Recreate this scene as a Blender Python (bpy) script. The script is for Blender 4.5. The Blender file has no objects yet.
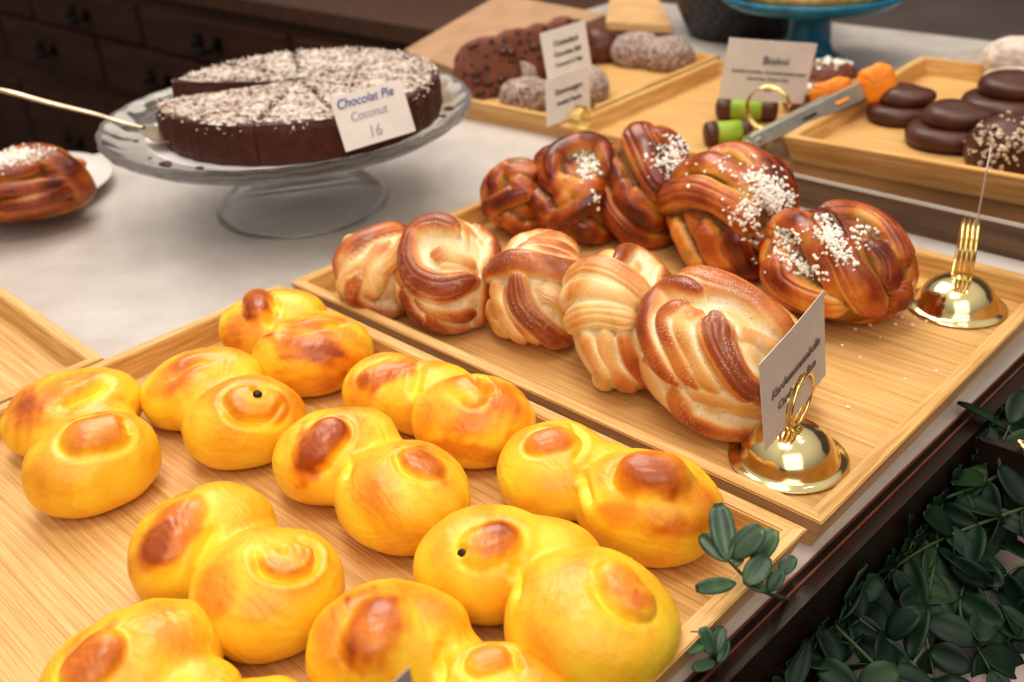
import bpy, bmesh, math, random
import numpy as np
from mathutils import Vector, Matrix, Quaternion, noise
from mathutils.bvhtree import BVHTree
random.seed(7)
rng = np.random.default_rng(7)
SC = bpy.context.scene
COL = SC.collection
PI = math.pi

# ------------------------------------------------------------------ camera model
F, CX, CY = 1007.17, 512.0, 341.0
def _n(v): return Vector(v).normalized()
_vu = _n((-668-CX, -(-153-CY), -F)); _vv = _n((1640-CX, -(-300-CY), -F))
U = -_vu
V = (_vv - U*_vv.dot(U)).normalized()
W = U.cross(V)
CAM = Vector((0.55447, -0.32878, 0.31822))
def wd(p):
    c = Vector((p[0]-CX, -(p[1]-CY), -F))
    return Vector((c.dot(U), c.dot(V), c.dot(W)))
def at(p, z):
    w = wd(p); return CAM + w*((z-CAM.z)/w.z)
def aty(p, y):
    w = wd(p); return CAM + w*((y-CAM.y)/w.y)
# camera axes in world: rows of [U V W] as columns
CR = Vector((U.x, V.x, W.x)); CU = Vector((U.y, V.y, W.y)); CB = Vector((U.z, V.z, W.z))
cd = bpy.data.cameras.new('camera'); cam = bpy.data.objects.new('camera', cd); COL.objects.link(cam)
cam.matrix_world = Matrix(((CR.x, CU.x, CB.x, CAM.x), (CR.y, CU.y, CB.y, CAM.y), (CR.z, CU.z, CB.z, CAM.z), (0, 0, 0, 1)))
cd.sensor_width = 36; cd.lens = F*36/1024; cd.clip_start = 0.01; cd.clip_end = 50
cd.dof.use_dof = True; cd.dof.focus_distance = 0.47; cd.dof.aperture_fstop = 8.5; cd.dof.aperture_blades = 7
SC.camera = cam

# ------------------------------------------------------------------ helpers
def link(o, parent=None):
    COL.objects.link(o)
    if parent is not None:
        o.parent = parent
        o.matrix_parent_inverse = Matrix.Identity(4)
        o.location = o.location - (parent.location if parent.type == 'EMPTY' else Vector((0, 0, 0)))
    return o
def tag(o, label=None, cat=None, group=None, kind=None):
    if label: o['label'] = label
    if cat: o['category'] = cat
    if group: o['group'] = group
    if kind: o['kind'] = kind
    return o
def thing(name, label, cat, loc=(0, 0, 0), group=None):
    o = bpy.data.objects.new(name, None); o.empty_display_size = 0.01
    COL.objects.link(o); o.location = loc
    return tag(o, label, cat, group)
def obj(name, bm, mat, parent=None, smooth=False, loc=None):
    """mesh in world coordinates; re-centred on its own middle"""
    me = bpy.data.meshes.new(name)
    if isinstance(bm, bmesh.types.BMesh):
        bmesh.ops.recalc_face_normals(bm, faces=bm.faces)
        bm.to_mesh(me); bm.free()
    else:
        me.from_pydata(bm[0], [], bm[1]); me.update()
    n = len(me.vertices)
    co = np.empty(n*3, dtype=np.float32); me.vertices.foreach_get('co', co); co = co.reshape(-1, 3)
    c = Vector(((co.min(0)+co.max(0))/2).tolist()) if loc is None else Vector(loc)
    co -= np.array(c, dtype=np.float32); me.vertices.foreach_set('co', co.ravel())
    if smooth: me.shade_smooth()
    me.materials.append(mat)
    o = bpy.data.objects.new(name, me); o.location = c
    return link(o, parent)
def bx(bm, x0, x1, y0, y1, z0, z1, bev=0, M=None, inset=0):
    vs = []
    for z, i in ((z0, inset), (z1, 0)):
        for x, y in ((x0+i, y0+i), (x1-i, y0+i), (x1-i, y1-i), (x0+i, y1-i)):
            vs.append(bm.verts.new((x, y, z)))
    fs = [(0, 3, 2, 1), (4, 5, 6, 7), (0, 1, 5, 4), (1, 2, 6, 5), (2, 3, 7, 6), (3, 0, 4, 7)]
    fl = [bm.faces.new([vs[k] for k in f]) for f in fs]
    if bev:
        es = list({e for f in fl for e in f.edges})
        r = bmesh.ops.bevel(bm, geom=es, offset=bev, segments=2, affect='EDGES', profile=0.7)
        vs = list({v for f in r['faces'] for v in f.verts} | {v for v in vs if v.is_valid})
    if M is not None: bmesh.ops.transform(bm, matrix=M, verts=[v for v in vs if v.is_valid])
    return bm
def box(*a, **k): return bx(bmesh.new(), *a, **k)
def lathe(prof, c, seg=48, wob=None):
    vs, fs = [], []
    for (r, z) in prof:
        for k in range(seg):
            a = 2*PI*k/seg; rr = r*(1+(wob(a, r) if wob else 0))
            vs.append((c[0]+rr*math.cos(a), c[1]+rr*math.sin(a), c[2]+z))
    for i in range(len(prof)-1):
        for k in range(seg):
            a, b = i*seg+k, i*seg+(k+1) % seg
            fs.append((a, b, b+seg, a+seg))
    bm = bmesh.new()
    bv = [bm.verts.new(v) for v in vs]
    for f in fs: bm.faces.new([bv[k] for k in f])
    bmesh.ops.remove_doubles(bm, verts=bm.verts, dist=1e-6)
    bmesh.ops.dissolve_degenerate(bm, dist=1e-7, edges=bm.edges)
    return bm
def catmull(P, n=8):
    P = [Vector(p) for p in P]
    if len(P) < 3:
        return [P[0].lerp(P[-1], i/n) for i in range(n+1)]
    Q = [2*P[0]-P[1]]+P+[2*P[-1]-P[-2]]; out = []
    for i in range(1, len(Q)-2):
        for k in range(n):
            t = k/n; a, b, c, d = Q[i-1], Q[i], Q[i+1], Q[i+2]
            out.append(0.5*((2*b)+(c-a)*t+(2*a-5*b+4*c-d)*t*t+(3*b-a-3*c+d)*t**3))
    out.append(P[-1]); return out
def tube(bm, P, R, seg=8, flat=1.0):
    """tube through points; R a number or a list of radii"""
    n = len(P); rings = []; up = Vector((0, 0, 1)); prev = None
    for i, p in enumerate(P):
        t = (P[min(i+1, n-1)]-P[max(i-1, 0)]).normalized()
        if prev is None:
            s = t.cross(up)
            if s.length < 1e-3: s = t.cross(Vector((1, 0, 0)))
        else: s = prev - t*prev.dot(t)
        s.normalize(); prev = s; u = s.cross(t)
        r = R[i] if isinstance(R, (list, tuple)) else R
        rings.append([bm.verts.new(p+(s*math.cos(2*PI*k/seg)+u*flat*math.sin(2*PI*k/seg))*r) for k in range(seg)])
    for a, b in zip(rings, rings[1:]):
        for k in range(seg): bm.faces.new((a[k], a[(k+1) % seg], b[(k+1) % seg], b[k]))
    bm.faces.new(rings[0][::-1]); bm.faces.new(rings[-1])
    return bm
_ico = {}
def ico(n):
    if n not in _ico:
        bm = bmesh.new(); bmesh.ops.create_icosphere(bm, subdivisions=n, radius=1)
        v = np.array([x.co[:] for x in bm.verts]); f = [[q.index for q in x.verts] for x in bm.faces]
        bm.free(); v /= np.linalg.norm(v, axis=1)[:, None]; _ico[n] = (v, f)
    return _ico[n]

# ------------------------------------------------------------------ materials
def lin(c):
    return tuple(((x/255)/12.92 if x/255 <= 0.04045 else (((x/255)+0.055)/1.055)**2.4) for x in c)+(1,)
class NT:
    def __init__(s, name):
        s.m = bpy.data.materials.new(name); s.m.use_nodes = True; s.t = s.m.node_tree
        s.p = s.t.nodes['Principled BSDF']
    def n(s, t, **k):
        x = s.t.nodes.new(t)
        for a, b in k.items():
            if a in x.inputs: x.inputs[a].default_value = b
            else: setattr(x, a, b)
        return x
    def l(s, a, b): s.t.links.new(a, b)
    def ramp(s, src, stops, interp='LINEAR'):
        r = s.n('ShaderNodeValToRGB'); e = r.color_ramp.elements; r.color_ramp.interpolation = interp
        while len(e) < len(stops): e.new(0.5)
        for q, (p, c) in zip(e, stops): q.position = p; q.color = c
        if src is not None: s.l(src, r.inputs[0])
        return r.outputs[0]
    def coord(s, sc=(1, 1, 1), rot=(0, 0, 0), kind='Object'):
        t = s.n('ShaderNodeTexCoord'); m = s.n('ShaderNodeMapping')
        m.inputs['Scale'].default_value = sc; m.inputs['Rotation'].default_value = rot
        s.l(t.outputs[kind], m.inputs[0]); return m.outputs[0]
    def noise(s, vec, scale, detail=3, rough=.5, dist=0):
        x = s.n('ShaderNodeTexNoise'); x.inputs['Scale'].default_value = scale; x.inputs['Detail'].default_value = detail
        x.inputs['Roughness'].default_value = rough; x.inputs['Distortion'].default_value = dist
        s.l(vec, x.inputs['Vector']); return x.outputs['Fac']
    def math(s, op, a, b=None, clamp=False):
        x = s.n('ShaderNodeMath'); x.operation = op; x.use_clamp = clamp
        for i, v in enumerate((a, b)):
            if v is None: continue
            if isinstance(v, (int, float)): x.inputs[i].default_value = v
            else: s.l(v, x.inputs[i])
        return x.outputs[0]
    def mix(s, fac, a, b, mode='MIX'):
        x = s.n('ShaderNodeMix'); x.data_type = 'RGBA'; x.blend_type = mode
        for i, v in ((0, fac), (6, a), (7, b)):
            if isinstance(v, (int, float, tuple)): x.inputs[i].default_value = v
            else: s.l(v, x.inputs[i])
        return x.outputs[2]
    def bump(s, h, strength=.3, dist=.001):
        b = s.n('ShaderNodeBump'); b.inputs['Strength'].default_value = strength; b.inputs['Distance'].default_value = dist
        s.l(h, b.inputs['Height']); s.l(b.outputs[0], s.p.inputs['Normal'])
    def set(s, **k):
        for a, b in k.items():
            a = a.replace('_', ' ')
            if isinstance(b, (int, float, tuple)): s.p.inputs[a].default_value = b
            else: s.l(b, s.p.inputs[a])
        return s
def plain(name, rgb, rough=.5, metal=0, var=.12, vs=60, spec=.5, bump=0):
    t = NT(name); v = t.coord(); n = t.noise(v, vs, 4)
    d = tuple(c*(1-var) for c in rgb); e = tuple(min(255, c*(1+var)) for c in rgb)
    t.set(Base_Color=t.ramp(n, [(.3, lin(d)), (.7, lin(e))]), Roughness=rough, Metallic=metal, Specular_IOR_Level=spec)
    if bump: t.bump(n, bump, .001)
    return t.m
def bamboo(name, sc, tone=1.0, rough=.42):
    t = NT(name)
    v = t.coord(sc)
    n1 = t.noise(v, 1.0, 3, .6); n2 = t.noise(v, 5.0, 2, .5)
    base = t.ramp(n1, [(.25, lin((200*tone, 152*tone, 88*tone))), (.5, lin((222*tone, 179*tone, 120*tone))), (.75, lin((236*tone, 200*tone, 142*tone)))])
    fine = t.ramp(n2, [(.35, lin((206, 178, 142))), (.6, (1, 1, 1, 1))])
    col = t.mix(.55, base, fine, 'MULTIPLY')
    # bamboo nodes: short darker flecks
    v3 = t.coord(tuple(s*k for s, k in zip(sc, (.9, .9, .9)))); n3 = t.noise(v3, 1.9, 1, .5)
    col = t.mix(t.ramp(n3, [(.70, (0, 0, 0, 1)), (.78, (.35, .35, .35, 1))]), col, lin((170, 110, 60)))
    t.set(Base_Color=col, Roughness=rough, Specular_IOR_Level=.4)
    t.bump(n2, .08, .0005)
    return t.m
BAM_X = bamboo('bamboo grain along x', (5, 420, 420))
BAM_Y = bamboo('bamboo grain along y', (330, 9, 330))
BAM_RIM_X = bamboo('bamboo rim along x', (6, 160, 160), 1.0)
BAM_RIM_Y = bamboo('bamboo rim along y', (160, 6, 160), 1.0)

def dough(name, stops, fill, rough=.38, sugar=None, mott=.18, scale=90, bumpst=.25):
    t = NT(name)
    a = t.n('ShaderNodeAttribute'); a.attribute_name = 'bake'; a.attribute_type = 'GEOMETRY'
    g = t.n('ShaderNodeAttribute'); g.attribute_name = 'fill'
    v = t.coord()
    n1 = t.noise(v, scale, 5, .6, .4); n2 = t.noise(v, scale*5, 3, .6)
    m = t.math('MULTIPLY', t.math('SUBTRACT', n1, .5), mott*2.2)
    m2 = t.math('MULTIPLY', t.math('SUBTRACT', n2, .5), mott*.9)
    b = t.math('ADD', t.math('ADD', a.outputs['Fac'], m), m2, True)
    col = t.ramp(b, [(p, lin(c)) for p, c in stops])
    col = t.mix(g.outputs['Fac'], col, lin(fill))
    rg = t.ramp(b, [(.2, (rough+.12,)*3+(1,)), (.8, (rough-.06,)*3+(1,))])
    if sugar:
        vo = t.n('ShaderNodeTexVoronoi'); vo.inputs['Scale'].default_value = sugar[0]; t.l(v, vo.inputs['Vector'])
        dots = t.ramp(vo.outputs['Distance'], [(.22, (1, 1, 1, 1)), (.34, (0, 0, 0, 1))])
        pat = t.ramp(t.noise(v, 70, 3), [(.44, (.02,)*3+(1,)), (.62, (1, 1, 1, 1))])
        s = t.math('MULTIPLY', t.math('MULTIPLY', dots, pat), sugar[1])
        amt = t.math('ADD', t.math('MULTIPLY', s, .65), t.math('MULTIPLY', t.math('MULTIPLY', g.outputs['Fac'], pat), sugar[2]), True)
        col = t.mix(amt, col, lin((250, 240, 225)))
        vo2 = t.n('ShaderNodeTexVoronoi'); vo2.inputs['Scale'].default_value = 420; t.l(v, vo2.inputs['Vector'])
        sp = t.math('MULTIPLY', t.ramp(vo2.outputs['Distance'], [(.12, (1, 1, 1, 1)), (.2, (0, 0, 0, 1))]),
                    t.math('ADD', t.math('MULTIPLY', g.outputs['Fac'], .9), .12))
        col = t.mix(sp, col, lin((70, 45, 30)))
    t.set(Base_Color=col, Roughness=rg, Specular_IOR_Level=.5, Subsurface_Weight=.12, Subsurface_Scale=.004)
    t.p.inputs['Subsurface Radius'].default_value = (1, .5, .2)
    t.p.inputs['Coat Weight'].default_value = .25; t.p.inputs['Coat Roughness'].default_value = .25
    h = t.math('ADD', t.math('MULTIPLY', n1, .6), t.math('MULTIPLY', n2, .5))
    t.bump(h, bumpst, .0012)
    return t.m
SAFFRON = dough('saffron dough', [(0, (252, 212, 62)), (.25, (248, 190, 50)), (.5, (234, 154, 38)), (.75, (210, 116, 30)), (1, (164, 76, 24))], (240, 200, 70), rough=.34, mott=.22, scale=75, bumpst=.45)
CARDAMOM = dough('cardamom dough', [(0, (246, 220, 168)), (.25, (236, 190, 122)), (.5, (216, 142, 74)), (.75, (188, 100, 46)), (1, (144, 66, 30))], (238, 216, 176), rough=.4, sugar=(900, .8, .8), mott=.16)
CINNAMON = dough('cinnamon dough', [(0, (236, 182, 98)), (.25, (218, 142, 58)), (.5, (186, 96, 36)), (.75, (142, 60, 24)), (1, (92, 34, 14))], (58, 26, 16), rough=.33, mott=.28)
MARBLE = NT('pale veined marble')
_v = MARBLE.coord(); _a = MARBLE.noise(_v, 5, 6, .6, 1.2); _b = MARBLE.noise(_v, 22, 4, .6)
MARBLE.set(Base_Color=MARBLE.mix(.35, MARBLE.ramp(_a, [(.3, lin((178, 168, 164))), (.52, lin((208, 199, 194))), (.7, lin((190, 179, 174)))]), MARBLE.ramp(_b, [(.3, lin((176, 166, 162))), (.7, lin((214, 206, 202)))])), Roughness=.28)
MARBLE = MARBLE.m
GOLD = plain('polished brass', (232, 214, 164), .14, 1, .03, 40)
GOLDR = plain('brass wire', (244, 218, 150), .16, 1, .05, 80)
STEEL = plain('brushed steel', (196, 190, 180), .42, 1, .06, 120)
SILVER = plain('tarnished silver', (190, 170, 150), .3, 1, .1, 60)
PAPER = plain('white card stock', (236, 228, 224), .7, 0, .02, 40)
CARDP = plain('cream card stock', (214, 198, 186), .7, 0, .02, 40)
WHITE = plain('white paper', (238, 232, 230), .75, 0, .02, 30)
CHINA = plain('glazed white china', (226, 216, 210), .22, 0, .02, 20)
INK = plain('black ink', (58, 48, 48), .8, 0, .05)
INKS = plain('soft brown ink', (128, 108, 104), .8, 0, .05)
INKB = plain('blue ink', (90, 105, 165), .8, 0, .05)
INKG = plain('faded pen ink', (176, 172, 186), .8, 0, .05)
CHOC = plain('dark chocolate glaze', (84, 48, 38), .38, 0, .12, 40, bump=.1)
CHOC2 = plain('milk chocolate buttercream', (96, 54, 40), .4, 0, .12, 60, bump=.15)
ORANGE = plain('orange silicone', (240, 140, 26), .45, 0, .05)
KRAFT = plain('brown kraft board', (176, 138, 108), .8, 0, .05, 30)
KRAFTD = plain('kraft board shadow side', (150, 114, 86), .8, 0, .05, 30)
PALEBAG = plain('tan paper bag', (206, 164, 116), .8, 0, .05, 30)
SUGAR = plain('pearl sugar', (250, 246, 238), .5, 0, .03)
GREEN = plain('green marzipan', (150, 176, 60), .5, 0, .08)
DARKWOOD = NT('dark stained wood')
_v = DARKWOOD.coord((2, 25, 25)); DARKWOOD.set(Base_Color=DARKWOOD.ramp(DARKWOOD.noise(_v, 1.5, 4), [(.3, lin((66, 42, 32))), (.7, lin((92, 60, 46)))]), Roughness=.5); DARKWOOD = DARKWOOD.m
BLACK = plain('black iron', (22, 18, 18), .4, .6, .1)
FLOORM = plain('dark floor', (48, 34, 28), .6, 0, .15, 6)
WALLM = plain('lilac grey plaster', (128, 118, 124), .9, 0, .04, 3)
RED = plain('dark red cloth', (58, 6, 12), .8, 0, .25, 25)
DARKGLOSS = NT('smoked glass with painted reflections'); DARKGLOSS.set(Base_Color=lin((74, 54, 42)), Roughness=.14, Specular_IOR_Level=.6)
_v = DARKGLOSS.coord((3, 3, 60)); DARKGLOSS.l(DARKGLOSS.ramp(DARKGLOSS.noise(_v, 2, 2), [(.35, lin((84, 60, 42))), (.65, lin((124, 92, 62)))]), DARKGLOSS.p.inputs['Base Color']); DARKGLOSS = DARKGLOSS.m  # brown bands in the colour imitate the tray wood reflected in the glass
COPPER = plain('copper brown trim', (128, 78, 62), .35, .3, .08)
GAPM = plain('black channel', (22, 20, 16), .3, 0, .1)
RAILM = plain('dark brown lacquer', (40, 22, 18), .3, 0, .1)
EDGEM = plain('polished clear edge', (205, 196, 186), .2, 0, .03)
def glassmat(name, col, rough=.02):
    t = NT(name); t.set(Base_Color=col, Roughness=rough, IOR=1.28, Transmission_Weight=1.0, Alpha=.85)
    v = t.coord(); n = t.noise(v, 40, 2); t.bump(n, .05, .001); return t.m
GLASS = glassmat('clear pressed glass', (.97, .985, .98, 1))
CYAN = glassmat('blue pressed glass', (.10, .50, .66, 1))
CYANS = plain('blue glass', (22, 104, 134), .25, 0, .2, 30)
LEAFM = NT('waxy leaf')
_v = LEAFM.coord(); _o = LEAFM.noise(_v, 55, 3)
LEAFM.set(Base_Color=LEAFM.ramp(_o, [(.3, lin((34, 58, 42))), (.5, lin((58, 86, 60))), (.72, lin((92, 116, 80)))]), Roughness=.38); LEAFM = LEAFM.m
LEAFD = NT('waxy leaf with shade in colour')
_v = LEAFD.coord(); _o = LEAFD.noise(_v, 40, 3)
LEAFD.set(Base_Color=LEAFD.ramp(_o, [(.3, lin((6, 22, 14))), (.5, lin((16, 42, 26))), (.72, lin((38, 62, 30)))]), Roughness=.5, Specular_IOR_Level=.3); LEAFD = LEAFD.m  # leaf green darkened so the garland's shade sits in the colour
STEM = plain('green stem', (62, 78, 44), .6, 0, .1)
TWIG = plain('brown vine', (70, 58, 36), .7, 0, .1)

# ------------------------------------------------------------------ setting
def struct(name, bm, m, smooth=False): return tag(obj(name, bm, m, None, smooth), kind='structure')
struct('floor', box(-6, 3, -2, 4, -.96, -.93), FLOORM)
struct('wall_back', box(-6, 3, 2.6, 2.65, -.93, 1.6), WALLM)

t = thing('display_counter', 'long white marble counter the trays and cake stand are on', 'counter', (0, .5, 0))
def edge_x(y, off=0): return .3999+.0265*y+off
def strip(o0, o1, z0, z1, y0=-.75, y1=.97):
    bm = bmesh.new(); v = [bm.verts.new((edge_x(y, o) if o > -9 else -.456, y, z)) for z in (z0, z1) for o, y in ((o0, y0), (o1, y0), (o1, y1), (o0, y1))]
    for f in ((0, 3, 2, 1), (4, 5, 6, 7), (0, 1, 5, 4), (1, 2, 6, 5), (2, 3, 7, 6), (3, 0, 4, 7)): bm.faces.new([v[k] for k in f])
    return bm
obj('countertop', strip(-99, -.0002, -.022, 0), MARBLE, t)
obj('counter_base', box(-.42, .36, -.72, .94, -.93, -.022), GAPM, t)
t = thing('edge_rail', 'dark brown rail with two copper lines along the front edge of the counter', 'rail', (.42, .2, 0))
obj('copper_strip', strip(.0001, .0010, -.02, .0008), COPPER, t)
obj('channel', strip(.0011, .0043, -.02, -.0006), GAPM, t)
obj('copper_strip', strip(.0044, .0054, -.02, .0004), COPPER, t)
obj('rail_body', strip(.0055, .0125, -.03, -.0008), RAILM, t)
tag(obj('lower_shelf', strip(.0135, .26, -.075, -.065, .0, .9), plain('pale pinkish shelf', (160, 142, 140), .5, 0, .06, 12)), 'pale pinkish shelf just below the counter edge behind the greenery', 'shelf')
tag(obj('mounting_block', strip(.0128, .040, -.0645, -.004, .150, .190), plain('brown wooden block', (44, 28, 20), .4, 0, .12, 30)), 'dark brown wooden block against the counter edge at the right', 'block')
tag(obj('falloff_slab', box(-.45, 1.6, .985, 2.4, -.05, -.035), plain('taupe with light falloff in colour', (84, 74, 70), .5, 0, .08, 8)), 'added taupe surface behind the marble whose dark colour stands in for light falloff', 'counter')  # added slab; its dull colour imitates the light falling off towards the back
bm = bmesh.new()
N = 40
gv = [[bm.verts.new((.425+.5*i/N, -.75+1.17*j/N, -.16+.02*math.sin(i*1.1+.7*math.sin(j*.5))+.012*math.sin(j*.9+i*.3))) for j in range(N+1)] for i in range(N+1)]
for i in range(N):
    for j in range(N): bm.faces.new((gv[i][j], gv[i+1][j], gv[i+1][j+1], gv[i][j+1]))
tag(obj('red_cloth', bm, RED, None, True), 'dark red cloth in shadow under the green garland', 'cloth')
t = thing('display_riser', 'low smoked glass riser under the chocolate pastry tray', 'riser', (.5, .6, 0))
obj('front_panel', box(.135, .95, .372, .376, 0, .0245), DARKGLOSS, t)
obj('side_panel', box(.135, .139, .3765, .70, 0, .0245), DARKGLOSS, t)
obj('glass_shelf', box(.132, .95, .3705, .71, .0248, .0278), DARKGLOSS, t)
obj('polished_edge', box(.132, .95, .3693, .3703, .0250, .0278), EDGEM, t)
# cabinet
t = thing('drawer_cabinet', 'dark wooden cabinet with rows of drawers beyond the counter', 'cabinet', (-2.2, 1.2, -.9))
obj('carcass', box(-6, -.62, 1.0, 1.5, -.93, -.14), DARKWOOD, t)
obj('cabinet_top', box(-6.02, -.6, .985, 1.52, -.14, -.105), plain('dark cabinet top', (96, 68, 54), .5), t)
for zc, x0 in ((-.225, -1.772), (-.34-.02, -2.07), (-.66, -2.759)):
    for k in range(-2, 6):
        x = x0-.70*k
        hh = .052 if zc > -.3 else (.07 if zc > -.5 else .14)
        if x+.33 > -.65 or x-.34 < -6: continue
        d = obj('drawer', box(x-.335, x+.335, .983, .9995, zc-hh, zc+hh, .004), DARKWOOD, t)
        hb = bmesh.new(); 
        tube(hb, catmull([(x-.045, .983, zc), (x-.045, .955, zc-.008), (x, .948, zc-.02), (x+.045, .955, zc-.008), (x+.045, .983, zc)], 6), .007, 6)
        bx(hb, x-.058, x-.032, .976, .9825, zc-.016, zc+.016); bx(hb, x+.032, x+.058, .976, .9825, zc-.016, zc+.016)
        h = obj('handle', hb, BLACK); h.parent = d; h.location = h.location-d.location-t.location; d_loc = d.location.copy()

# ------------------------------------------------------------------ trays
def tray(loc, rz, w, d, h, label, floorm=None, z0=0, rim=.0085, grain='x'):
    """loc = front-left outer top corner in plan"""
    t = thing('bamboo_tray', label, 'tray', (loc[0], loc[1], z0))
    t.rotation_euler = (0, 0, rz)
    def part(name, bm, m):
        me = bpy.data.meshes.new(name); bmesh.ops.recalc_face_normals(bm, faces=bm.faces); bm.to_mesh(me); bm.free(); me.materials.append(m)
        o = bpy.data.objects.new(name, me); COL.objects.link(o); o.parent = t; return o
    ins = .007
    part('tray_floor', box(ins+.001, w-ins-.001, ins+.001, d-ins-.001, .001, .0068), floorm or BAM_X)
    def wall(p, q, nx, ny, m):   # outer top p->q, inward normal (nx,ny); mitred
        bm = bmesh.new(); r = rim
        dirv = Vector((q[0]-p[0], q[1]-p[1])).normalized(); nn = Vector((nx, ny)); P = Vector(p); Q = Vector(q)
        sec = [(0, h), (ins, 0), (ins+r*.7, 0), (r, h)]
        ra = [bm.verts.new((*(P+(dirv+nn)*o), z)) for o, z in sec]
        rb = [bm.verts.new((*(Q+(-dirv+nn)*o), z)) for o, z in sec]
        for k in range(4): bm.faces.new((ra[k], ra[(k+1) % 4], rb[(k+1) % 4], rb[k]))
        bm.faces.new(ra); bm.faces.new(rb[::-1])
        bmesh.ops.bevel(bm, geom=[e for e in bm.edges if abs(e.verts[0].co.z-h) < 1e-6 and abs(e.verts[1].co.z-h) < 1e-6 and e.calc_length() > .02], offset=.0008, segments=2, affect='EDGES')
        part('rim', bm, m)
    wall((0, 0), (w, 0), 0, 1, BAM_RIM_X); wall((w, 0), (w, d), -1, 0, BAM_RIM_Y)
    wall((w, d), (0, d), 0, -1, BAM_RIM_X); wall((0, d), (0, 0), 1, 0, BAM_RIM_Y)
    return t
FL = .0068
tray((0, -.3), 0, .4, .3, .022, 'light bamboo tray holding the yellow saffron buns')
tray((.003, .0065), 0, .4, .2995, .022, 'light bamboo tray holding the braided cardamom and cinnamon buns')
t3 = tray((.1585, .3865), math.radians(3.2), .40, .29, .022, 'light bamboo tray holding the chocolate covered pastries', z0=.0278)
t5 = tray((-.262, .381), math.radians(2.5), .188, .285, .022, 'light bamboo tray holding chocolate slices and coconut balls')
tray((-.070, .372), math.radians(2.5), .190, .285, .022, 'bamboo tray behind the cinnamon buns holding green marzipan rolls')
t4 = tray((-.4030, -.268), math.radians(-1.0), .40, .148, .022, 'empty bamboo tray at the left edge beside the saffron buns')

# ------------------------------------------------------------------ dough machinery
def frame(cx, cy, a, b, tilt, zc, cf=None):
    C = at((cx, cy), zc); w = (CAM-C).normalized()
    r = (CR-w*CR.dot(w)).normalized(); u = w.cross(r)
    dep = -(C-CAM).dot(CB); s = dep/F
    ct, st = math.cos(math.radians(tilt)), math.sin(math.radians(tilt))
    e1 = (r*ct+u*st)*a*s; e2 = (u*ct-r*st)*b*s
    e3 = w*((a+b)/2*s if cf is None else cf*s*(a+b)/2)
    M = np.array([e1, e2, e3]).T
    return np.array(C), M
def unit(px, C, M):
    d = np.array(wd(px)); o = np.linalg.solve(M, np.array(CAM)-C); q = np.linalg.solve(M, d); q /= np.linalg.norm(q)
    b = o@q; c = o@o-1; D = b*b-c
    p = o+q*(-b-math.sqrt(D)) if D > 0 else o-q*b
    return p/np.linalg.norm(p)
def polydist(v, P):
    """distance from unit vectors v to polyline P, and arc parameter"""
    best = np.full(len(v), 9.0); tt = np.zeros(len(v)); n = len(P)-1
    for i in range(n):
        a, b = P[i], P[i+1]; ab = b-a; L = ab@ab+1e-12
        t = np.clip(((v-a)@ab)/L, 0, 1); d = np.linalg.norm(v-(a+t[:, None]*ab), axis=1)
        m = d < best; best[m] = d[m]; tt[m] = (i+t[m])/n
    return best, tt
def sphere_curve(P, n=5):
    return np.array([np.array(q)/np.linalg.norm(q) for q in catmull([Vector(p.tolist()) for p in P], n)])
def set_attr(me, name, arr):
    a = me.attributes.new(name, 'FLOAT', 'POINT'); a.data.foreach_set('value', np.asarray(arr, dtype=np.float32))
def mesh_np(name, v, f, mat, attrs, parent=None):
    me = bpy.data.meshes.new(name)
    c = (v.min(0)+v.max(0))/2; c[2] = v[:, 2].min()
    me.from_pydata((v-c).tolist(), [], f); me.update(); me.shade_smooth(); me.materials.append(mat)
    for k, a in attrs.items(): set_attr(me, k, a)
    o = bpy.data.objects.new(name, me); o.location = c.tolist(); COL.objects.link(o)
    if parent is not None: o.parent = parent
    return o
def lowfreq(v, seed, sc, amp):
    o = np.zeros(len(v)); r = np.random.default_rng(seed)
    for _ in range(7):
        k = r.normal(size=3)*sc; o += np.sin(v@k+r.uniform(0, 6.28))
    return o*amp/2.6

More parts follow.
